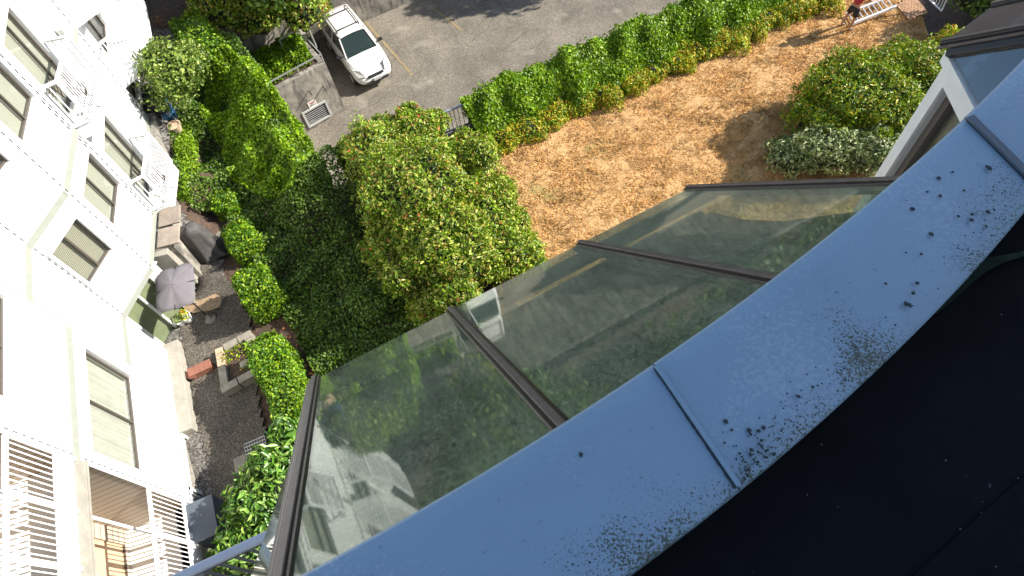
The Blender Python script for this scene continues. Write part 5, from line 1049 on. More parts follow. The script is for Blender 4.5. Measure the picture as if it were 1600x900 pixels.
ground_cover('hedge_fringe', fr_, 15000, .075, M['nandina'], 'yellow green growth filling the foot of the long hedge', 'ground cover', lift=.22, bumps=.16)
# yellowing low bushes at its foot
cols = ['yellow green', 'orange tinged', 'reddish', 'lime green', 'golden']
bp = []; sx = np.linspace(2.1, 17.6, 17)
refs = ['nearest the big shrub', 'second from the big shrub', 'third from the big shrub', 'fourth from the big shrub', 'fifth from the big shrub', 'sixth from the big shrub', 'in the left middle of the row', 'just left of the middle of the row', 'at the middle of the row', 'just right of the middle of the row', 'in the right middle of the row', 'sixth from the person with the ladder', 'fifth from the person with the ladder', 'fourth from the person with the ladder', 'third from the person with the ladder', 'second from the person with the ladder', 'closest to the person with the ladder']
for i, s in enumerate(sx):
    c = Vector(rail_pts[0]) + rd * s - rn * (1.30 + .12 * math.sin(i * 2.1)); r = .66 + .10 * math.sin(i * 1.7)
    t = thing('low_bush', (c.x, c.y, 0), f'low {["yellow green", "orange tinged", "reddish yellow"][i % 3]} bush at the hedge foot, {refs[i]}', 'bush', 'low yellowing bushes at the foot of the ivy hedge')
    rb = [(c.x, c.y, .05, r * .95, r * .7, r * .62)] + [(c.x + RNG.uniform(-.7, .7) * rd.x, c.y + RNG.uniform(-.7, .7) * rd.y, .06, r * RNG.uniform(.4, .7), r * .55, r * RNG.uniform(.4, .7)) for _ in range(6)]; P, N = blob_points(rb, 3400, 0.02); leaves('foliage', P, N, .075, M['nandina'], t, .5, .7); blob_core('foliage_core', [(c.x, c.y, .1, r * .85, r * .6, r * .7)], t)

def shrub(name, blobs, n, size, m, label, cat, aspect=.5, jit=.7, extra=None, z0=0.0, group=None, droop=0, shell=.72):
    b = blobs[0]; t = thing(name, (b[0], b[1], z0), label, cat, group); P, N = blob_points(blobs, n, z0, shell); leaves('foliage', P, N, size, m, t, aspect, jit, droop)
    blob_core('foliage_core', blobs, t)
    if extra: k = RNG.choice(len(P), extra[0]); leaves('new_growth', P[k] + N[k] * .05, N[k], extra[1], extra[2], t, .5, .7)['kind'] = 'stuff'
    tr = MB()
    for k in range(3): a = k * 2.1; tr.tube([(b[0] + .15 * math.cos(a), b[1] + .15 * math.sin(a), z0 - .1), (b[0] + .5 * math.cos(a), b[1] + .5 * math.sin(a), b[2])], [.05, .025], 6)
    tr.build('trunk', M['bark'], t); return t
def bl(px, py, z, rx, ry=None, rz=None): v = at(px, py, z); return (v.x, v.y, z, rx, ry or rx, rz or rx)
# the big flowering shrub in the middle
_pl = [bl(random.uniform(615, 760), random.uniform(215, 470), random.uniform(1.4, 2.6), random.uniform(.35, .65)) for _ in range(16)] + [bl(x, y, z, r) for x, y, z, r in ((815, 395, .5, .6), (835, 425, .4, .5), (800, 350, .5, .55), (780, 300, .5, .5), (600, 205, 1.6, .5), (680, 195, 1.5, .45), (550, 240, 1.4, .5), (640, 185, 1.8, .45))]
shrub('photinia_shrub', _pl + [bl(650, 300, 2.2, 1.5, 1.4, 1.3), bl(700, 390, 1.7, 1.35, 1.3, 1.4), bl(590, 250, 1.6, 1.0, 1.0, 1.2), bl(745, 330, 1.1, 1.2, 1.1, 1.1), bl(790, 400, .7, 1.0, .9, .8), bl(690, 470, 1.0, .9, .9, 1.1), bl(655, 220, 1.4, .8, .8, .9), bl(735, 250, .9, .9, .8, .9), bl(640, 380, 1.2, 1.2, 1.1, 1.3)],
      56000, .105, M['photinia'], 'big sunlit shrub with red tipped new leaves in the middle of the garden', 'shrub', .45, .85, (150, .12, M['redleaf']))
shrub('rhododendron', [bl(1340, 150, 1.1, 1.7, 1.5, 1.0), bl(1420, 120, 1.0, 1.3, 1.2, .9), bl(1290, 190, .8, 1.1, 1.0, .8), bl(1400, 200, .8, 1.2, 1.1, .8)], 24000, .105, M['rhodo'], 'broad bright green rhododendron at the lawn edge beside the second bay', 'shrub', .38, .7)
shrub('variegated_shrub', [bl(1290, 235, .8, 1.1, .8, .65), bl(1240, 245, .6, .8, .7, .5), bl(1360, 235, .8, .9, .8, .6)], 6500, .125, M['silver'], 'silvery leaved shrub in front of the rhododendron, half under the glass roof edge', 'shrub', .30, .7)
shrub('red_leaved_shrub', [bl(1480, 80, .9, .7, .6, .7)], 1200, .12, mat('x', (1, 1, 1)) and M['nandina'], 'russet leaved shrub at the corner of the second glass bay', 'shrub', .4)
shrub('camellia', [bl(432, 740, .9, .75, .8, .8), bl(400, 790, .9, .7, .6, .7), bl(455, 680, 1.0, .5, .5, .6), bl(380, 860, .6, .7, .7, .6)], 2300, .22, M['camellia'], 'broad leaved camellia beside the drain grating, next to the glass roof', 'shrub', .34, .55, shell=.55)
shrub('shade_shrub', [bl(470, 15, 1.2, 1.0, .9, .9), bl(350, 5, 2.0, 1.2, 1.2, 1.0), bl(400, 20, 1.4, 1.2, 1.0, 1.0), bl(430, -10, 1.6, 1.0, 1.0, 1.2)], 7000, .13, M['photinia'], 'loose dark shrub above the bark strip by the boundary rail', 'shrub', .5, z0=.6)
shrub('shade_filler_shrub', [bl(1545, -5, .9, 1.1, 1.0, .9), bl(1600, 0, .9, 1.1, 1.0, .9)], 4000, .12, M['ivydark'], 'dark shrub added to deepen the shade behind the second glass bay', 'shrub')  # added shrub; its dark leaves deepen the shaded corner
# small tree by the gravel path
tb = [bl(262, 108, 3.3, .95, .95, .75), bl(290, 120, 2.9, .7, .7, .6), bl(245, 92, 3.2, .6, .6, .5), bl(275, 145, 2.7, .7, .7, .6), bl(300, 95, 3.0, .6, .6, .5)]
tt = thing('small_tree', (at(268, 130, 1.9).x, at(268, 130, 1.9).y, 1.9), 'small airy tree with pale leaves beside the blue bin', 'tree'); c = tt.location
P, N = blob_points(tb, 5200, 2.0, .45); leaves('crown', P, N, .11, M['treeleaf'], tt, .5, .8)
m = MB(); m.tube([c + V(0, 0, -.2), c + V(.03, 0, .8), c + V(0, .05, 1.4)], [.06, .05, .03], 7)
for b in tb: m.tube([c + V(0, .02, .7), (Vector(b[:3]) + c + V(0, 0, .9)) / 2 + V(0, 0, -.1), Vector(b[:3])], [.03, .02, .008], 5)
for k in range(16): b = tb[k % 5]; q = Vector(b[:3]); a = k * 1.3; m.tube([q, q + V(math.cos(a) * 1.0, math.sin(a) * 1.0, .35)], [.008, .003], 4)
m.build('trunk', M['bark'], tt)
sp = []
for k in range(16): b = tb[k % 5]; a = k * 1.3; sp += [(b[0] + math.cos(a) * s, b[1] + math.sin(a) * s, b[2] + .35 * s + RNG.normal(0, .03)) for s in np.linspace(.5, 1.05, 9)]
leaves('sprigs', np.array(sp), np.tile([0, 0, 1.0], (len(sp), 1)), .11, M['treeleaf'], tt, .5, .8)['kind'] = 'stuff'
# big tree beyond the frame whose crown shades the far end of the garden and the car park's top edge
def big_tree(x, y, zc, r, lab, zb=-3.4):
    t = thing('large_tree', (x, y, 0), lab, 'tree'); b = [(x + r * .5 * math.cos(k), y + r * .5 * math.sin(k), zc + .5 * math.sin(2 * k), r * .62, r * .62, r * .5) for k in range(6)]
    P, N = blob_points(b, 9000, None, .3); leaves('crown', P, N, .22, M['ivydark'], t, .6, .9); m = MB(); m.tube([(x, y, zb), (x + .1, y, zc - 1), (x, y, zc + 1)], [.16, .12, .06] if zb > 0 else [.3, .22, .1], 8)
    for q in b: m.tube([(x, y, zc - 2), q[:3]], [.12, .03], 6)
    m.build('trunk', M['bark'], t); blob_core('foliage_core', b, t, .45)

big_tree(-5.0, 32.0, 3.4, 3.2, 'large dark tree straight beyond the car park, shading its far asphalt')
vt = at(425, -75, 3.6); big_tree(vt.x, vt.y, 3.8, 2.3, 'large dark tree behind the far garden end, shading the bark strip', .5)
big_tree(-10.5, 28.2, 2.5, 2.0, 'dark tree behind the concrete wall throwing dappled shade near the red notice')

vt = at(300, -120, 3.8); big_tree(vt.x, vt.y, 4.0, 2.4, 'dark tree at the garden end nearest the corner balconies', .8)
vt = at(470, -110, 3.0); big_tree(vt.x, vt.y, 3.6, 2.2, 'dark tree overhanging the boundary rail', .5)
big_tree(6.9, 31.9, 4.0, 2.7, 'unseen large tree added in the car park to throw the dark shape on the asphalt')  # tree added out of view to cast the asphalt shadow
# ------------------------------------------------------------------ patio and path things
def gz(v): return h1(v.x, v.y)
# grey square canopy parasol
c = at(272, 447, 2.0); t = thing('parasol', (c.x, c.y, gz(c)), 'faded grey square parasol beside the patio door', 'parasol')
m = MB(); n = 28; vs = []; fs = []; rings = 6; Ra_ = rad(20)
for j in range(rings + 1):
    for k in range(n):
        a = 2 * math.pi * k / n; u = j / rings; sq = 1 / max(abs(math.cos(a)), abs(math.sin(a))) ** .62; r = u * .58 * sq * (1 - .035 * math.cos(4 * a) * u); q = Matrix.Rotation(Ra_, 3, 'Z') @ Vector((r * math.cos(a) * .92, r * math.sin(a) * 1.22, 0))
        vs.append((c.x + q.x, c.y + q.y, 2.12 - .20 * u ** 1.4 - .03 * u * math.cos(8 * a)))
for j in range(rings): fs += [(j * n + k, j * n + (k + 1) % n, (j + 1) * n + (k + 1) % n, (j + 1) * n + k) for k in range(n)]
m.add(vs, fs)
M['mauve'] = mat('faded_mauve_canvas', (0.15, 0.135, 0.14), .85, var=.12, scale=3, bump=.1, bscale=30); o = m.build('canopy', M['mauve'], t, smooth=True); s_ = o.modifiers.new('t', 'SOLIDIFY'); s_.thickness = .012
m = MB(); m.tube([(c.x, c.y, gz(c)), (c.x, c.y, 2.1)], .022, 8); m.build('pole', M['black'], t)
m = MB()
for k in range(8):
    a = Ra_ + k * math.pi / 4; m.tube([(c.x, c.y, 2.08), (c.x + .62 * math.cos(a), c.y + .72 * math.sin(a), 1.93)], .009, 5)
m.build('rib', M['black'], t); m = MB(); m.lathe((c.x, c.y, gz(c)), [(.17, 0), (.17, .05), (.06, .09), (.04, .25)]); m.build('base', M['stone'], t)
# sling chair, table, slabs
def sling(px, py, rz, label, mt):
    c = at(px, py, .4); z = gz(c); t = thing('sling_chair', (c.x, c.y, z), label, 'chair', 'sage sling chairs on the patio'); R = Matrix.Rotation(rz, 3, 'Z'); P = lambda *a: Vector((c.x, c.y, z)) + R @ Vector(a)
    m = MB(); m.add([P(-.25, -.25, .42), P(.25, -.25, .42), P(.25, .2, .38), P(-.25, .2, .38)], [(0, 1, 2, 3)]); o = m.build('seat', mt, t); s = o.modifiers.new('t', 'SOLIDIFY'); s.thickness = .01
    m = MB(); m.add([P(-.25, .2, .38), P(.25, .2, .38), P(.24, .38, .95), P(-.24, .38, .95)], [(0, 1, 2, 3)]); o = m.build('backrest', mt, t); s = o.modifiers.new('t', 'SOLIDIFY'); s.thickness = .01
    for sx in (-.26, .26): m = MB(); m.tube([P(sx, -.28, 0), P(sx, -.25, .6), P(sx, .25, .6), P(sx, .38, .97)], .012, 6); m.tube([P(sx, -.1, .42), P(sx, .34, 0)], .012, 6); m.build('side_frame', M['metal'], t)
sling(292, 464, -1.2, 'sage green sling chair on the patio side of the parasol', M['mesh_green']); sling(284, 410, 1.9, 'sage green sling chair behind the parasol on the gravel', M['mesh_green'])
# grey draped cover (barbecue under it)
def drape(px, py, R, h, mt, label, name='grill_cover', asp=.75, sd=3, rz=0.6):
    c = at(px, py, .3); z = gz(c); rr = random.Random(sd); n = 48; m = MB(); vs = []; fs = []; prof = [(0, 1), (.35, .99), (.52, .94), (.60, .80), (.68, .5), (.80, .2), (1.0, .0)]
    for r, q in prof:
        for k in range(n):
            a = 2 * math.pi * k / n; fold = 1 + (1 - q) * (.13 * math.sin(7 * a + 1) + .07 * math.sin(13 * a)); v = Matrix.Rotation(rz, 3, 'Z') @ Vector((R * r * fold * math.cos(a), R * asp * r * fold * math.sin(a), 0)); vs.append((c.x + v.x, c.y + v.y, z + h * q + .02 * math.sin(3 * a)))
    for j in range(len(prof) - 1): fs += [(j * n + k, j * n + (k + 1) % n, (j + 1) * n + (k + 1) % n, (j + 1) * n + k) for k in range(n)]
    m.add(vs, fs); return tag(m.build(name, mt, smooth=True), label, 'cover')
drape(334, 402, .58, 1.35, M['tarp'], 'dark grey cover draped over patio furniture against the hedge')
# fan of sunlight on the patio painted as a pale flat disc, canes
c = at(322, 478, .05); z = gz(c) + .05; m = MB(); n = 14
vs = [(c.x, c.y, z + .012)] + [(c.x + (.62 + .06 * math.sin(i * 3)) * math.cos(i * 6.283 / n) , c.y + (.36 + .04 * math.cos(i * 2)) * math.sin(i * 6.283 / n), z + .006) for i in range(n)]; m.add(vs, [(0, 1 + i, 1 + (i + 1) % n) for i in range(n)]); tag(m.build('sun_patch', mat('sun_patch_paint', (.36, .25, .15), .9, var=.4, scale=14)), 'patch of sunlight painted pale on the patio between parasol and hedge', 'sunlight patch')
for k, (p, q) in enumerate((((320, 470), (340, 452)), ((326, 474), (346, 456)))): u, v = at(*p, .1), at(*q, .1); m = MB(); m.tube([u, v], .015, 6); tag(m.build('garden_cane', M['rail' if k else 'greymetal']), ('dark garden cane lying on the patio beside the painted sun patch', 'white garden cane lying on the patio beside the painted sun patch')[k], 'cane')
# potted plants
def pot(px, py, zc, r, h, mt, label, nl=60, lm_='boxleaf', ls_=.09, group='potted plants along the house'):
    c = at(px, py, zc); z = gz(c) + .01; t = thing('potted_plant', (c.x, c.y, z), label, 'plant', group); m = MB(); m.lathe((c.x, c.y, z), [(r * .65, 0), (r, h * .9), (r * 1.08, h), (r * .9, h), (r * .85, h * .85)]); m.build('pot', mt, t)
    if nl: P, N = blob_points([(c.x, c.y, z + h * 1.15, r * 1.1, r * 1.1, r * .9)], nl, shell=.3); leaves('foliage', P, N, ls_, M[lm_], t, .5, .8)
pot(293, 498, .3, .16, .26, M['rail'], 'white pot with pale yellow leaves beside the patio door', 60, 'nandina'); pot(283, 503, .3, .15, .22, M['rail'], 'cream pot of lime leaves nearest the patio door corner', 60, 'silver')
pot(265, 187, 2.3, .2, .30, M['pot'], 'large empty clay pot on the gravel path', 0); pot(264, 167, 2.3, .15, .2, M['pot'], 'clay pot of straggly leaves behind the large empty clay pot', 70, 'silver', .1)
m = MB(); a, b = at(283, 545, .3), at(270, 560, .3)
# terracotta trough
c = at(311, 575, .3); z = gz(c); t = thing('terracotta_trough', (c.x, c.y, z), 'reddish terracotta trough lying between house ledge and stone planter', 'planter'); m = MB(); hd = math.atan2(*(at(330, 566, .3) - at(293, 584, .3)).yx); m.box((c.x, c.y, z + .14), (.62, .24, .26), hd); m.build('trough', M['terra'], t, bevel=.04)
m = MB(); m.box((c.x, c.y, z + .285), (.66, .28, .03), hd); m.build('rim', M['terra'], t, bevel=.01); c = at(297, 583, .3); m = MB(); m.lathe((c.x, c.y, z), [(.10, 0), (.14, .22), (.15, .25), (.12, .25)]); m.build('pot', M['terra'], t)
# stone raised bed
q = [at(335, 545, .35), at(390, 515, .35), at(412, 578, .35), at(346, 615, .35)]; t = thing('stone_planter', q[0] * .5 + q[2] * .5 - V(0, 0, .3), 'rectangular planter of cut stone blocks beside the longest clipped hedge', 'planter')
for i in range(4):
    a, b = q[i], q[(i + 1) % 4]; a = a + (b - a).normalized() * .225; n = max(2, int((b - a).length / .42)); ins = (q[0] + q[2]) / 2
    for k in range(n):
        u, v = a.lerp(b, (k + .02) / n), a.lerp(b, (k + .97) / n); d = (b - a).normalized(); pr = Vector((-d.y, d.x, 0)); pr = pr if pr.dot(ins - a) > 0 else -pr
        m = MB(); m.bar(u + pr * .11 - V(0, 0, .2), v + pr * .11 - V(0, 0, .2), .22, .40); m.build('stone_block', M['stone'] if (i, k) != (3, 1) else M['pot'], t, bevel=.015)
m = MB(); m.prism([(p.x, p.y) for p in [x.lerp(ins, .2) for x in q]], -.1, .22); m.build('soil', M['soil'], t)
P, N = blob_points([(*p.lerp(ins, .6).xy, .28, .28, .28, .2) for p in q[:3]], 260, .2, .3); leaves('foliage', P, N, .07, M['rhodo'], t, .5, .8)
c = at(383, 568, .35); m = MB(); m.box((c.x, c.y, .34), (.28, .2, .16), .5); m.build('rock', M['ledge'], t, bevel=.06)
# low stone edging of the upper bed, drain grating, slabs
u, v, x_ = at(288, 325, 1.2), at(300, 398, .45), at(345, 362, .45); m = MB(); m.bar(u + V(0, 0, -.15), v + V(0, 0, -.1), .34, .5); eg = m.build('stone_edging', M['ledge'], bevel=.02); tag(eg, 'pale stone edging beside the lower end of the gravel path', 'edging')
m = MB(); m.bar(v + V(0, 0, -.1), x_ + V(0, 0, -.1), .3, .45); tag(m.build('stone_edging', M['stone'], bevel=.02), 'grey stone edging running behind the draped cover', 'edging')
c = at(398, 700, .02); z = gz(c) + .05; t = thing('drain_grating', (c.x, c.y, z), 'dark metal drain grating set in the paving by the camellia', 'grating'); m = MB(); hd = .45
R = Matrix.Rotation(hd, 3, 'Z'); P = lambda a, b: Vector((c.x, c.y, z)) + R @ Vector((a, b, 0))
for i in range(6): m.bar(P(-.28, -.25 + i * .1), P(.28, -.25 + i * .1), .018, .02)
for i in range(9): m.bar(P(-.28 + i * .07, -.25), P(-.28 + i * .07, .25), .008, .016)
m.build('bars', M['metal'], t); m = MB(); m.quad(P(-.3, -.27) - V(0, 0, -.001), P(.3, -.27) - V(0, 0, -.001), P(.3, .27) - V(0, 0, -.001), P(-.3, .27) - V(0, 0, -.001)); m.build('sump', M['black'], t)
for k, (x, y) in enumerate(((376, 722), (384, 752))): c = at(x, y, .05); m = MB(); m.box((c.x, c.y, gz(c) + .055), (.48, .48, .04), hd); tag(m.build('paving_slab', M['stone'], bevel=.01), ('stone slab touching the drain grating', 'stone slab one step nearer us than the drain grating')[k], 'slab')
# leaning brown panels on the ledge, blue bin, grill, cabinet
for k, (p, dx) in enumerate((((243, 305), 0), ((247, 335), 1))):
    s, z = f0.uv(232, 300 + 28 * k); s = f0.L * (.72 - .36 * k); m = MB(); a, b = f0.p(s, 2.29, .12), f0.p(s + .62, 2.29, .12); m.box8([a, b, b + Vector((f0.n.x, f0.n.y, 0)) * .6 + V(0, 0, -.0), a + Vector((f0.n.x, f0.n.y, 0)) * .6, a + V(0, 0, .03), b + V(0, 0, .03), b + Vector((f0.n.x, f0.n.y, 0)) * .58 + V(0, 0, .05), a + Vector((f0.n.x, f0.n.y, 0)) * .58 + V(0, 0, .05)]); tag(m.build('brown_board', M['brown']), ('brown weathered board on the ledge, farther one', 'brown weathered board on the ledge, nearer the patio')[k], 'board')
c = at(236, 142, 2.6); z = gz(c); t = thing('recycling_bin', (c.x, c.y, z), 'small blue bin beneath the small airy tree', 'bin'); m = MB(); m.box((c.x, c.y, z + .28), (.40, .32, .56), .4); m.build('body', M['blue'], t, bevel=.03); m = MB(); m.box((c.x, c.y, z + .585), (.44, .36, .05), .4); m.build('lid', M['blue'], t, bevel=.015)
c = at(243, 158, 2.5); z = gz(c); t = thing('barbecue', (c.x, c.y, z), 'black kettle barbecue beside the blue bin', 'barbecue'); m = MB(); m.lathe((c.x, c.y, z + .55), [(.05, 0), (.24, .12), (.28, .22), (.24, .34), (.1, .42)]); m.build('kettle', M['black'], t, smooth=True)
for k in range(3): m = MB(); a = k * 2.1; m.tube([(c.x + .12 * math.cos(a), c.y + .12 * math.sin(a), z + .6), (c.x + .28 * math.cos(a), c.y + .28 * math.sin(a), z)], .012, 5); m.build('leg', M['metal'], t)
s, z = fl.uv(312, 790); c = fl.p(SE0 + 3.75, 0, .35); t = thing('utility_cabinet', (c.x, c.y, -.4), 'slate grey metal cabinet standing by the house wall near the camellia', 'cabinet'); m = MB(); m.box((c.x, c.y, .1), (.62, .95, 1.0), math.atan2(fl.n.y, fl.n.x)); m.build('body', M['bluegrey'], t, bevel=.02); m = MB(); m.box((c.x, c.y, .62), (.66, .99, .04), math.atan2(fl.n.y, fl.n.x)); m.build('lid', M['bluegrey'], t, bevel=.01)
# boundary rail above the bark strip
t = thing('railing', at(455, 0, .2), 'thin metal rail and kerb between bark strip and car park wall', 'railing'); u, v, x_ = at(452, -8, .3), at(479, 38, .3), at(436, 62, .3); m = MB(); m.bar(u, v, .07, .06); m.build('handrail', M['metal'], t); m = MB(); m.bar(v, x_, .05, .05); m.build('handrail', M['metal'], t)
for p in (u, v, x_): m = MB(); m.bar(p, p - V(0, 0, 1.1), .05, .05); m.build('post', M['metal'], t)
m = MB(); m.bar(u + V(-.25, -.1, -.55), v + V(-.25, -.1, -.55), .2, .3); m.build('kerb', M['ledge'], t)

# ------------------------------------------------------------------ far lawn corner: person, ladder, paving pad, lattice panel
F = at(1322, 45, 0)
pth_ = thing('person', F, 'person in a red shirt and dark shorts bending over a long ladder on the lawn', 'person')
hdg = math.atan2(*(at(1400, 14, 0) - at(1322, 45, 0)).yx); Rp = Matrix.Rotation(hdg - math.pi / 2, 3, 'Z'); PP = lambda x, y, z: F + Rp @ Vector((x, y, z))   # y = facing
def skinbody(name, V_, Ed, Rr, mt, parent, sub=2, root=0):
    me = bpy.data.meshes.new(name); me.from_pydata([tuple(v) for v in V_], Ed, []); o = bpy.data.objects.new(name, me); C.objects.link(o); me.materials.append(mt)
    sk = o.modifiers.new('skin', 'SKIN'); 
    for i, r in enumerate(Rr): me.skin_vertices[0].data[i].radius = (r, r)
    me.skin_vertices[0].data[root].use_root = True; s = o.modifiers.new('sub', 'SUBSURF'); s.levels = s.render_levels = sub; attach(o, parent)
    return o
def mk(name, V_, Ed, Rr, mt, sub=2):
    me = bpy.data.meshes.new(name + '_tmp'); me.from_pydata([tuple(v) for v in V_], Ed, [])
    o = bpy.data.objects.new(name, me); C.objects.link(o); sk = o.modifiers.new('skin', 'SKIN'); bpy.context.view_layer.update()
    if not me.skin_vertices:
        bpy.context.view_layer.objects.active = o; bpy.ops.mesh.customdata_skin_add()
    for i, r in enumerate(Rr): me.skin_vertices[0].data[i].radius = (r, r) if not isinstance(r, tuple) else r
    me.skin_vertices[0].data[0].use_root = True; s = o.modifiers.new('sub', 'SUBSURF'); s.levels = s.render_levels = sub; me.materials.append(mt); attach(o, pth_); return o
skin = mat('skin', (0.42, 0.24, 0.16), .55)
J = [PP(0, 0, .92), PP(0, .03, 1.12), PP(0, .10, 1.34), PP(0, .14, 1.45), PP(0, .19, 1.58), PP(0, .215, 1.68),
     PP(.10, 0, .88), PP(.13, .04, .50), PP(.14, -.02, .09), PP(.14, .14, .03), PP(-.10, 0, .88), PP(-.16, .0, .50), PP(-.20, -.08, .09), PP(-.20, .08, .03),
     PP(.18, .12, 1.40), PP(.24, .28, 1.16), PP(.22, .50, 1.08), PP(.21, .58, 1.05), PP(-.18, .12, 1.40), PP(-.24, .26, 1.15), PP(-.2, .50, 1.02), PP(-.19, .58, .98)]
Ed = [(0, 1), (1, 2), (2, 3), (3, 4), (4, 5), (0, 6), (6, 7), (7, 8), (8, 9), (0, 10), (10, 11), (11, 12), (12, 13), (2, 14), (14, 15), (15, 16), (16, 17), (2, 18), (18, 19), (19, 20), (20, 21)]
Rr = [.13, .12, .14, .055, .085, .09, .09, .058, .042, .035, .09, .058, .042, .035, .06, .045, .032, .03, .06, .045, .032, .03]
mk('body', J, Ed, Rr, skin)
mk('shirt', [PP(0, 0, .96), PP(0, .03, 1.14), PP(0, .10, 1.34), PP(0, .125, 1.40), PP(.19, .12, 1.40), PP(.235, .24, 1.22), PP(-.19, .12, 1.40), PP(-.235, .23, 1.21)], [(0, 1), (1, 2), (2, 3), (2, 4), (4, 5), (2, 6), (6, 7)], [.155, .15, .165, .08, .085, .07, .085, .07], mat('red_cotton', (0.42, 0.035, 0.05), .85))
mk('shorts', [PP(0, 0, .98), PP(0, 0, .88), PP(.11, 0, .84), PP(.135, .03, .54), PP(-.11, 0, .84), PP(-.155, .0, .54)], [(0, 1), (1, 2), (2, 3), (1, 4), (4, 5)], [.15, .14, .11, .10, .11, .10], mat('dark_shorts', (0.02, 0.02, 0.022), .8))
hd_ = PP(0, .20, 1.64); m = MB(); m.lathe((hd_.x, hd_.y, hd_.z - .02), [(.098, 0), (.108, .06), (.09, .12), (.04, .155), (.01, .16)], 14); m.build('hair', M['black'], pth_, smooth=True)
for p in (PP(0.035, .30, 1.64), PP(-.035, .30, 1.64)): m = MB(); m.lathe(p, [(.001, -.008), (.009, 0), (.001, .008)], 8); m.build('eye', M['black'], pth_)
for a, b in ((J[8], J[9]), (J[12], J[13])):
    mk('shoe', [Vector(a) - V(0, 0, .02), Vector(b) + V(0, 0, .01)], [(0, 1)], [.055, .045], M['black'], 1)
for sgn, wr in ((1, J[17]), (-1, J[21])):
    vs = [Vector(wr)]; ed = []; rr = [.028]
    pd_ = Rp @ Vector((0, 1, -.25)); sdv = Rp @ Vector((1, 0, 0))
    for k in range(4):
        b0_ = len(vs); o_ = sdv * (k - 1.5) * .02; L_f = (.07, .08, .075, .06)[k]; vs += [Vector(wr) + pd_ * .05 + o_, Vector(wr) + pd_ * (.05 + L_f * .55) + o_ - V(0, 0, .01), Vector(wr) + pd_ * (.05 + L_f * .8) + o_ - V(0, 0, .04)]; rr += [.010, .009, .008]; ed += [(0, b0_), (b0_, b0_ + 1), (b0_ + 1, b0_ + 2)]
    b0_ = len(vs); vs += [Vector(wr) + pd_ * .03 - sdv * sgn * .035, Vector(wr) + pd_ * .07 - sdv * sgn * .05 - V(0, 0, .02)]; rr += [.011, .009]; ed += [(0, b0_), (b0_, b0_ + 1)]
    mk('hand', vs, ed, rr, skin, 1)
# ladder
t = thing('ladder', at(1333, 36, 0), 'long white aluminium ladder lying beside the person in red', 'ladder')
a0_, a1_ = at(1330, 38, .12), at(1400, 10, .28); b0_, b1_ = at(1322, 22, .14), at(1388, -4, .3)
m = MB(); m.bar(a0_, a1_, .06, .09); m.build('rail', M['rail'], t); m = MB(); m.bar(b0_, b1_, .06, .09); m.build('rail', M['rail'], t)
for i in range(9): m = MB(); u = (i + .5) / 9; m.tube([a0_.lerp(a1_, u), b0_.lerp(b1_, u)], .022, 6); m.build('rung', M['alu'], t)
# paving pad
m = MB(); q = [at(1397, 8, .0), at(1419, 33, .0), at(1449, 22, .0), at(1425, -8, 0)]; t = thing('brick_pad', (q[0] + q[2]) / 2, 'small sunlit pad of reddish pavers laid on the lawn', 'paving')
n1, n2 = 11, 5
for i in range(n1):
    for j in range(n2):
        o_ = .5 / n2 * (i % 2); g = lambda u, v: q[0].lerp(q[3], u).lerp(q[1].lerp(q[2], u), v)
        v0, v1 = min(1, j / n2 + o_), min(1, (j + 1) / n2 + o_ - .02)
        if v1 <= v0: continue
        u0, u1 = (i + .04) / n1, (i + .94) / n1; P4 = [g(u0, v0), g(u1, v0), g(u1, v1), g(u0, v1)]; m.box8([p + V(0, 0, .0) for p in P4] + [p + V(0, 0, .07) for p in P4])
m.build('brick_paver', mat('sandy_brick', (0.42, 0.24, 0.13), .9, var=.35, scale=5, bump=.3), t)
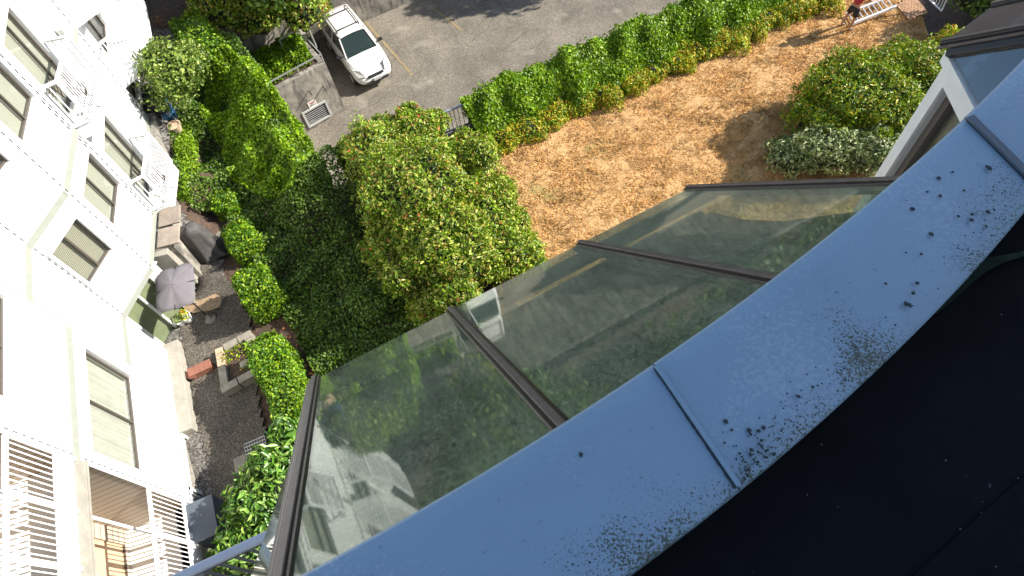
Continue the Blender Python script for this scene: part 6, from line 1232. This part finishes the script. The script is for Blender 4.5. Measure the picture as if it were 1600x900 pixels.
# white lattice panel standing in the shade
m = MB(); t = thing('gate_panel', at(1470, 18, 0), 'white barred metal panel propped up in the shade near the brick pad', 'panel'); q0, q1, q2 = at(1471, 17, .3), at(1447, -6, .5), at(1484, -10, .9); q3 = q1 + (q2 - q0)
m.bar(q0, q1, .05, .03); m.bar(q0, q2, .05, .03); m.bar(q1, q3, .05, .03); m.bar(q2, q3, .05, .03); m.build('frame', M['rail'], t); m = MB()
for i in range(1, 7): m.bar(q0.lerp(q1, i / 7), q2.lerp(q3, i / 7), .02, .02)
m.build('bar', M['rail'], t)
# leaf litter in the far shaded garden and along the hedges' foot
ground_cover('leaf_litter', [(-16, 17), (-13.2, 16.5), (-12.0, 19.3), (-12.4, 24), (-20, 27), (-22, 18)], 5000, .07, leafmat('fallen_leaves', [(.20, .08, .03), (.10, .045, .02), (.32, .16, .07), (.05, .03, .02)], .9, .1), 'brown fallen leaves on the bark strip', 'leaf litter', lift=.03, bumps=.01, jit=.3)
ground_cover('leaf_litter', [(-9, 9), (-7.6, 9.4), (-5.4, 5.2), (-6.6, 4.2), (-8.2, 6.4)], 1400, .06, bpy.data.materials['fallen_leaves'], 'fallen leaves in the gap between longest hedge and ivy', 'leaf litter', lift=.05, bumps=.01, jit=.3)


# planted bank and trees beyond the boundary wall (mirrored in the roof glass)
bk_ = [tuple(Vector(FW0) + fd * -4 + Vector((-fd.y, fd.x)) * .4), tuple(Vector(FW1) + Vector((-fd.y, fd.x)) * .4), tuple(Vector(FW1) + Vector((-fd.y, fd.x)) * 16), tuple(Vector(FW0) + fd * -4 + Vector((-fd.y, fd.x)) * 16)]
sheet('wooded_bank', bk_, .6, 0, M['soil'], zf=lambda X, Y: 0 * X + .1 + .12 * ((X - FW0[0]) * -fd.y + (Y - FW0[1]) * fd.x))
ground_cover('bank_undergrowth', bk_, 16000, .32, M['ivydark'], 'dark undergrowth covering the bank beyond the car park wall', 'undergrowth', lift=.25, bumps=.3, zf=lambda X, Y: .1 + .12 * ((X - FW0[0]) * -fd.y + (Y - FW0[1]) * fd.x))
for i, (u_, v_, r_, lab) in enumerate(((7.5, 4.5, 2.6, 'first tree right of the dark one opposite the car'), (13, 6, 3.0, 'second tree along the bank behind the car park'), (19, 4.5, 2.7, 'third tree along the bank behind the car park'), (25, 7, 3.2, 'last tree along the bank, beyond the ladder'))):
    q = Vector(FW0) + fd * u_ + Vector((-fd.y, fd.x)) * v_; big_tree(q.x, q.y, 3.6, r_, lab)
